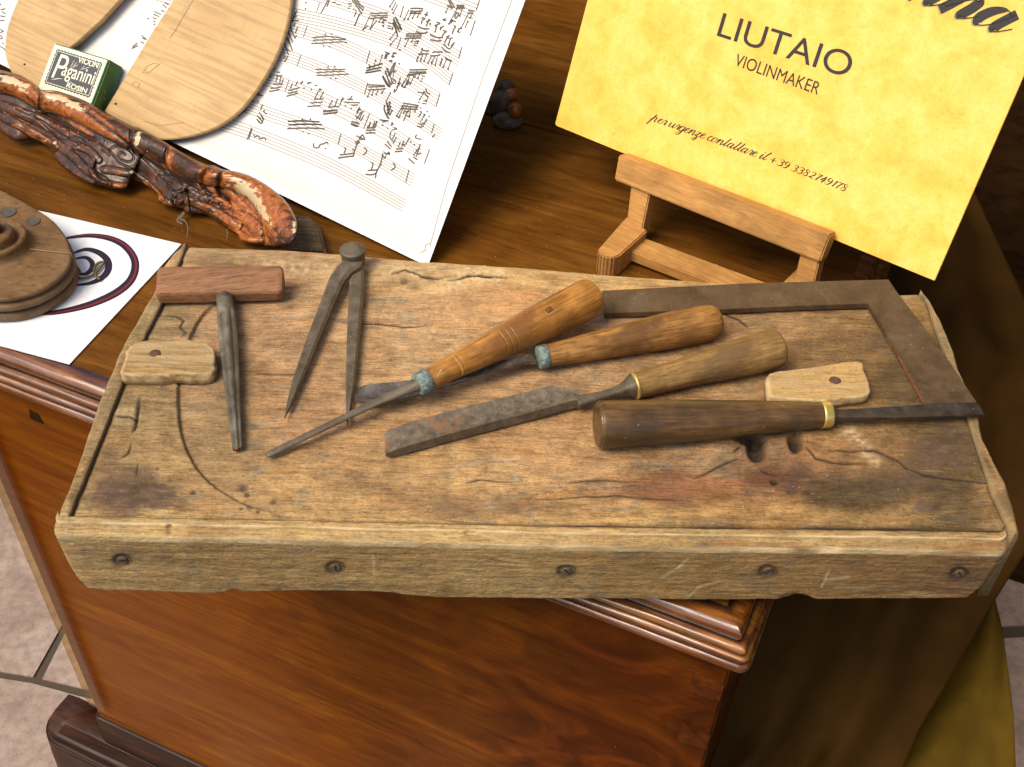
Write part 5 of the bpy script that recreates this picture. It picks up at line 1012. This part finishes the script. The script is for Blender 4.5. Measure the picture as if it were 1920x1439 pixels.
# cobweb dust under the rail
for q_ in [(catmull([(345, 398), (338, 410), (347, 415), (352, 428), (350, 445)], 5), [5, 3, 2.5, 1.5, 1]), (catmull([(338, 404), (332, 414), (342, 420)], 5), 3), (catmull([(425, 430), (426, 442), (424, 450)], 4), [2, 1.2, 1])]: ribbon_px([q_], lambda x, y: P(x, y, .006), M_fluff, 'dust_strand', cs)
# ------------------------------------------------------------------ spiral print and turned piece at the left
sp_c = [(90, 399), (340, 458), (130, 683), (-150, 608), (-80, 480), (-40, 372)]
t = thing('spiral_print', 'white sheet with dark blue and red spiral print lying left of the board', 'print', MC@Matrix.Translation(Vector((0, 0, 0))))
prism('paper', [P(x, y, .0014) for x, y in sp_c], (0, 0, -.0007), M_white, t)
g1 = catmull([(100, 452), (135, 445), (170, 442), (205, 447), (232, 460), (250, 482), (253, 505), (243, 528), (218, 549), (180, 567), (140, 579), (95, 587), (60, 586), (30, 580)], 7)
g2 = catmull([(130, 478), (160, 468), (185, 474), (201, 488), (203, 505), (192, 520), (170, 531), (142, 535)], 6)
g3 = catmull([(138, 486), (160, 483), (172, 492), (172, 504), (160, 514), (143, 512)], 6)
nav, red = [], []
for g, wmax in ((g1, 15), (g2, 13), (g3, 10)):
    g = np.array(g); n = len(g); tt_ = np.linspace(0, 1, n); wd = wmax*(.18+.82*np.sin(np.pi*np.clip(tt_*.95+.02, 0, 1))**1.3); nav.append((g, list(wd)))
    tg = np.gradient(g, axis=0); tg /= np.linalg.norm(tg, axis=1)[:, None]; nn_ = np.stack([-tg[:, 1], tg[:, 0]], 1)
    if wmax == 15: red.append((g-nn_*(wd*.12)[:, None], list(wd*.24)))
ribbon_px(nav, lambda x, y: P(x, y, .0016), M_navy, 'navy_spiral', t); ribbon_px(red, lambda x, y: P(x, y, .0018), M_red, 'red_stripe', t)
# turned disc: rounded end runs off to the upper left
tw = thing('turned_wood_piece', 'round grooved brown wooden piece with centre boss and string, at the left edge', 'wooden disc', Matrix.Translation(Vector(P(40, 480, 0))))
ZD = .023
oc = catmull([(-160, 300), (-60, 322), (0, 352), (60, 384), (100, 410), (125, 440), (136, 472), (132, 498), (112, 522), (78, 544), (40, 557), (0, 563), (-60, 560), (-160, 540)], 7, False)+[(-220, 480), (-220, 350)]
oc = resample(oc, 160, True); base = np.array([P(x, y, ZD) for x, y in oc]); cn = base.mean(0); V = []
tn = np.roll(base, -1, 0)-np.roll(base, 1, 0); tn /= np.linalg.norm(tn, axis=1)[:, None]; no = np.stack([tn[:, 1], -tn[:, 0], tn[:, 0]*0], 1)
if (no[20]@(base[20]-cn)) < 0: no = -no
pf = catmull([(-.006, -.0288), (-.002, -.0285), (.0015, -.026), (.0022, -.0225), (.0008, -.019), (-.0018, -.0175), (-.0022, -.0165), (.0005, -.0155), (.0024, -.0125), (.0020, -.009), (-.0008, -.0072), (-.0016, -.0062), (.0004, -.0045), (.0010, -.002), (.0002, -.0004), (-.0012, 0), (-.004, 0)], 3)
for (o_, z_) in pf:
    o_ -= .0022; z_ *= .77
    for p, q in zip(base, no): V.append(p+q*o_+np.array([0, 0, z_]))
n = len(base); Lr = len(pf); 
f = grid_faces(Lr, n, True)+[tuple(range((Lr-1)*n, Lr*n)), tuple(range(n-1, -1, -1))]
dk = mesh('grooved_disc', V, f, M_mouldw, tw, autos=35)
def disc3(name, c, r, mat, parent, dz=.0003, sq=1, n=28): return prism(name, [c+np.array([r*math.cos(2*math.pi*k/n), r*sq*math.sin(2*math.pi*k/n), dz]) for k in range(n)], (0, 0, -.0002), mat, parent)
grey = plain('grey plug', (.07, .055, .042, 1), .7)
def dimple(x, y, r):
    c = P(x, y, ZD+.0001); V = []
    for rr, dz in ((1.08, .0002), (1., .0006), (.9, .0002), (.6, -.0001), (.2, .0004)):
        for k in range(24): a_ = 2*math.pi*k/24; V.append(c+np.array([r*rr*math.cos(a_), r*rr*math.sin(a_), dz+.0003]))
    mesh('plug', V, grid_faces(5, 24, True)+[tuple(range(96, 120))], grey, dk)
dimple(15, 399, .0056); dimple(62, 416, .0050)
ZM, _ = Matrix(), 0
def zlathe(name, x, y, prof, mat, parent, n=44, tilt=0, sx=1.):
    c = P(x, y, ZD); V = []
    for (r, z) in prof:
        for k in range(n): a_ = 2*math.pi*k/n; V.append(c+np.array([r*sx*math.cos(a_), r*math.sin(a_), z]))
    return mesh(name, V, grid_faces(len(prof), n, True)+[tuple(range((len(prof)-1)*n, len(prof)*n))], mat, parent, autos=40)
boss = zlathe('boss', -6, 464, [tuple(p) for p in catmull([(.0270, .0), (.0245, .0014), (.0232, .0045), (.0228, .0085), (.0208, .0100), (.0195, .0085), (.0165, .0065), (.0150, .0070), (.0145, .0120), (.0125, .0140), (.0080, .0135)], 4)], M_mouldw, tw)
zlathe('peg', -2, 462, [tuple(p) for p in catmull([(.0062, .006), (.0060, .016), (.0056, .0215), (.0040, .0225), (.001, .0227)], 4)], wood('dark peg', (.03, .015, .008, 1), (.07, .035, .018, 1), (.13, .07, .035, 1), rough=.4), tw)
def tube(name, pts, r, mat, parent, n=8):
    pts = np.array(pts); tg = np.gradient(pts, axis=0); V = []
    for p, q in zip(pts, tg):
        q = q/(np.linalg.norm(q)+1e-12); a_ = np.cross(q, [0.1, .2, 1.]); a_ /= np.linalg.norm(a_); b_ = np.cross(q, a_)
        for k in range(n): V.append(p+r*(a_*math.cos(2*math.pi*k/n)+b_*math.sin(2*math.pi*k/n)))
    return mesh(name, V, grid_faces(len(pts), n, True), mat, parent)
tube('string', [P(x, y, ZD+z_) for x, y, z_ in [(44, 466, .0008), (85, 471, .0007), (115, 474, .0007), (133, 475, .0008)]]+[P(137, 486, .019), P(138, 505, .014), P(138, 522, .009), P(143, 530, .004)], .0005, M_string, tw)
tube('string_loop', catmull([P(x, y, .0035) for x, y in [(140, 515), (150, 522), (165, 520), (180, 512), (190, 500), (194, 492), (184, 494), (176, 506), (180, 518), (188, 525)]], 5), .0010, plain('olive string', (.13, .085, .035, 1), .6), tw)
tube('string_loop', catmull([P(x, y, .0035) for x, y in [(138, 508), (145, 514), (150, 510), (143, 500), (139, 505)]], 5), .0009, bpy.data.materials['olive string'], tw)
for x, y in ((38, 578), (8, 584)):
    c = P(x, y, .0095); d_ = ray(x, y)
    disc_pts = [c-d_*.003+np.array([.0013*math.cos(a_), 0, .0013*math.sin(a_)]) for a_ in np.linspace(0, 2*math.pi, 16)[:-1]]
    prism('worm_hole', disc_pts, (0, .0012, 0), M_hole, dk)
# ------------------------------------------------------------------ easel and card
za = .056
ca, cb = P(1040, 235, za), P(1752, 527, za); ex = (cb-ca)/np.linalg.norm(cb-ca); bkc = np.array([-ex[1], ex[0], 0]); bkc /= np.linalg.norm(bkc)
PC = Plane(ca, ex, np.array([0, 0, 1.])*math.cos(R(21))+bkc*math.sin(R(21)))       # card plane, front face normal towards the camera
if PC.n@(CC-ca) < 0: PC.n = -PC.n
W_ = np.linalg.norm(cb-ca)
crd = thing('sign_card', 'yellow parchment sign card lettered LIUTAIO VIOLINMAKER standing on a small easel', 'sign', PC.M())
n = 5; rc = .0022; H_ = .30; ol = []
for (cx0, cy0, a0) in ((rc, rc, 180), (W_-rc*.3, rc*.3, 270), (W_-rc, H_-rc, 0), (rc, H_-rc, 90)):
    r_ = rc if a0 != 270 else rc*.3
    for k in range(n+1): a_ = R(a0+90*k/n); ol.append((cx0+r_*math.cos(a_), cy0+r_*math.sin(a_)))
prism('board', [PC.W(a_, b_) for a_, b_ in ol], -PC.n*.0030, [M_card], crd, bev=.0003)
L2 = lambda x, y: PC.L(x, y)
text('LIUTAIO', 'lettering', M_ink, crd, PC, L2(1344, 67), L2(1589, 146), height=float(np.linalg.norm(L2(1352, 20)-L2(1344, 67))), off=.0003)
text('VIOLINMAKER', 'lettering', M_ink, crd, PC, L2(1376, 122), L2(1533, 178), height=float(np.linalg.norm(L2(1370, 99)-L2(1376, 122))), off=.0003)
# script: strokes on an upright unit grid (x-height 1), slanted later; each stroke may swell on the down parts
G = {
 'p': (.95, [[(-.15, .2), (.1, .75), (.25, 1.25)], [(.25, 1.5), (.05, .3), (-.2, -.9)], [(.02, .2), (.35, .95), (.55, .95), (.55, .5), (.5, .15), (.62, .0), (.8, .12)]]),
 'e': (.68, [[(0, .3), (.3, .55), (.5, .85), (.35, 1.02), (.12, .75), (.05, .3), (.22, .0), (.45, .05), (.68, .35)]]),
 'r': (.62, [[(0, .3), (.12, .8), (.25, 1.08), (.27, .92)], [(.27, .92), (.5, .92), (.45, .6), (.38, .2), (.48, .0), (.66, .25)]]),
 'u': (.95, [[(0, .5), (.15, 1.)], [(.15, 1.), (.1, .5), (.08, .12), (.25, .0), (.5, .35), (.66, .9)], [(.7, 1.), (.62, .4), (.62, .08), (.75, .0), (.95, .3)]]),
 'g': (.82, [[(.62, .85), (.42, 1.02), (.15, .8), (.03, .35), (.15, .02), (.38, .15), (.6, .6), (.68, 1.)], [(.68, 1.), (.58, .1), (.45, -.6), (.2, -.9), (-.02, -.7), (.2, -.35), (.82, .3)]]),
 'n': (.95, [[(0, .5), (.12, .98), (.16, .9)], [(.2, 1.), (.1, .4), (.02, 0)], [(.06, .2), (.4, .9), (.6, .98), (.62, .6), (.56, .1), (.68, 0), (.95, .35)]]),
 'z': (.72, [[(.02, .8), (.15, 1.), (.4, .88), (.6, 1.)], [(.6, 1.), (.3, .5), (.05, .05)], [(.05, .05), (.3, .15), (.42, -.2), (.3, -.75), (.02, -.8), (.05, -.5), (.72, .3)]]),
 'c': (.62, [[(.5, .8), (.38, 1.02), (.15, .8), (.03, .35), (.18, .0), (.4, .05), (.62, .35)]]),
 'o': (.78, [[(.4, 1.), (.15, .85), (.03, .35), (.18, 0), (.42, .12), (.58, .55), (.5, .92), (.36, .98)], [(.5, .85), (.62, .72), (.78, .85)]]),
 't': (.55, [[(0, .3), (.3, 1.)], [(.42, 1.75), (.22, .8), (.1, .15), (.2, 0), (.35, .08), (.55, .4)]]),
 'a': (.92, [[(.58, .85), (.4, 1.02), (.15, .8), (.03, .35), (.15, .0), (.38, .18), (.56, .6), (.66, 1.)], [(.66, 1.), (.55, .35), (.56, .05), (.68, .0), (.92, .35)]]),
 'i': (.48, [[(0, .4), (.22, 1.)], [(.22, 1.), (.1, .35), (.12, .02), (.24, .02), (.48, .35)], [(.33, 1.42), (.30, 1.34), (.28, 1.28)]]),
 'l': (.55, [[(0, .3), (.3, 1.1), (.5, 1.7)], [(.5, 1.75), (.28, 1.1), (.1, .3), (.16, 0), (.32, .06), (.55, .4)]]),
 '+': (1.25, [[(.05, .65), (1.0, .65)], [(.52, 1.2), (.52, .1)]]),
 '3': (.82, [[(.12, 1.25), (.35, 1.45), (.62, 1.3), (.6, 1.0), (.3, .8)], [(.3, .8), (.6, .65), (.58, .25), (.3, 0), (.05, .1), (.02, .3)]]),
 '9': (.82, [[(.6, 1.1), (.5, 1.42), (.22, 1.4), (.1, 1.0), (.22, .7), (.5, .8), (.64, 1.15)], [(.64, 1.2), (.6, .6), (.35, .08), (.05, .0), (.02, .2)]]),
 '8': (.84, [[(.6, 1.25), (.42, 1.45), (.18, 1.3), (.25, .95), (.5, .65), (.55, .25), (.3, .0), (.05, .2), (.15, .6), (.5, .9), (.62, 1.25)]]),
 '2': (.84, [[(.12, 1.1), (.25, 1.42), (.55, 1.35), (.6, 1.0), (.35, .5), (.02, .05)], [(.02, .05), (.25, .2), (.45, .0), (.68, .2)]]),
 '7': (.72, [[(.1, 1.2), (.2, 1.42), (.45, 1.3), (.68, 1.45)], [(.68, 1.45), (.35, .75), (.2, 0)]]),
 '4': (.78, [[(.55, 1.45), (.25, .9), (.0, .45)], [(.0, .45), (.35, .5), (.68, .42)], [(.58, 1.1), (.42, .5), (.3, -.05)]]),
 '1': (.55, [[(.2, 1.1), (.45, 1.45)], [(.45, 1.45), (.3, .7), (.18, 0)]]), ' ': (.38, [])}
def script(s, a, b, xh, parent, mat, slant=.45, thin=.07, thick=.20, off=.0003, name='script_lettering', shift=(0, 0)):
    tot = sum(G[c][0] for c in s); a = np.array(a); b = np.array(b); L_ = np.linalg.norm(b-a); ux = (b-a)/L_; uy = np.array([-ux[1], ux[0]]); sx_ = L_/tot; x = 0; S_ = []
    for c in s:
        for stq in G[c][1]:
            p = np.array(catmull(stq, 6)); d_ = np.gradient(p, axis=0); down = np.clip(-d_[:, 1]/(np.linalg.norm(d_, axis=1)+1e-9), 0, 1)
            wd = (thin+(thick-thin)*down**1.5)*xh; q = [a+ux*((x+v[0]+0*v[1])*sx_+slant*v[1]*xh)+uy*v[1]*xh+np.array(shift) for v in p]; S_.append((q, list(wd)))
        x += G[c][0]
    return ribbon_px(S_, lambda u, v: PC.W(u, v, off), mat, name, parent)
xh = float(np.linalg.norm(L2(1220, 226)-L2(1221, 214)))
script('per urgenze contattare il ', L2(1220, 226), L2(1441, 303), xh*.80, crd, M_inkb2 if False else M_ink, thin=.09, thick=.21)
script('+39 3382749178', L2(1440, 303), L2(1586, 360), xh*.72, crd, M_ink, thin=.09, thick=.24, slant=.3)
xb = float(np.linalg.norm(L2(1819, 9)-L2(1843, 45)))
sh_ = plain('grey print shadow', (.42, .30, .10, 1), .6)
for mt, of, sf in ((sh_, .00025, (-.0009, -.0007)), (M_ink, .0004, (0, 0))):
    script('nna', L2(1700, -6), L2(1884, 66), xb*.92, crd, mt, thin=.05, thick=.46, slant=.55, off=of, shift=sf)
# easel under the card
es = thing('table_easel', 'small beech table easel holding the yellow sign card', 'easel', PC.M())
def qbox(name, pts_top, down, bev=.0012, **k): return prism(name, pts_top, down, M_beech, es, bev=bev, **k)
def PF(x, y, off): return PC.P(x, y, off)
fro = .018
led = [(1160, 290), (1557, 441), (1537, 493), (1151, 338)]
prism('ledge_bar', [PC.P(x, y, fro) for x, y in led], -PC.n*.0150, M_beech, es, bev=.0012)
EN = -PC.n
# front legs run down in a plane parallel to the card, behind the ledge
def leg(pts, off, th, name='leg'): return prism(name, [PC.P(x, y, off) for x, y in pts], -PC.n*th, M_beech, es, bev=.001)
leg([(1185, 330), (1222, 345), (1202, 443), (1173, 431)], .0145, .013)
leg([(1504, 462), (1540, 474), (1516, 575), (1480, 563)], .0145, .013)
leg([(1290, -60), (1322, -48), (1232, 352), (1200, 340)], -.004, .008, 'upright'); 
# side feet and cross rail lying on the chest top
b1 = lambda x, y, z_: P(x, y, z_)
ft = [(1121, 463), (1143, 440), (1176, 402), (1213, 440), (1165, 484), (1150, 488), (1121, 478)]
prism('foot', [P(x, y, .020) for x, y in [(1121, 468), (1127, 461), (1176, 405), (1214, 432), (1163, 478), (1150, 484), (1135, 482), (1122, 476)]], (0, 0, -.0195), M_beech, es, bev=.001)
gp_ = resample([P(x, y, .0195) for x, y in [(1121.5, 468), (1123, 477), (1135, 482.5), (1150, 484.5), (1163, 478.5)]], 10); gm_ = plain('groove brown', (.20, .09, .03, 1))
for p in gp_[1:-1]:
    prism('groove', [p+np.array([-.00035, -.0006, 0]), p+np.array([.00035, -.0006, 0]), p+np.array([.00035, .0006, 0]), p+np.array([-.00035, .0006, 0])], (0, 0, -.018), gm_, es)
prism('cross_rail', [P(x, y, .013) for x, y in [(1182, 470), (1210, 446), (1470, 542), (1440, 570)]], (0, 0, -.010), M_beech, es, bev=.001)
prism('foot', [P(x, y, .016) for x, y in [(1436, 560), (1500, 498), (1532, 512), (1470, 580)]], (0, 0, -.0155), M_beech, es, bev=.001)
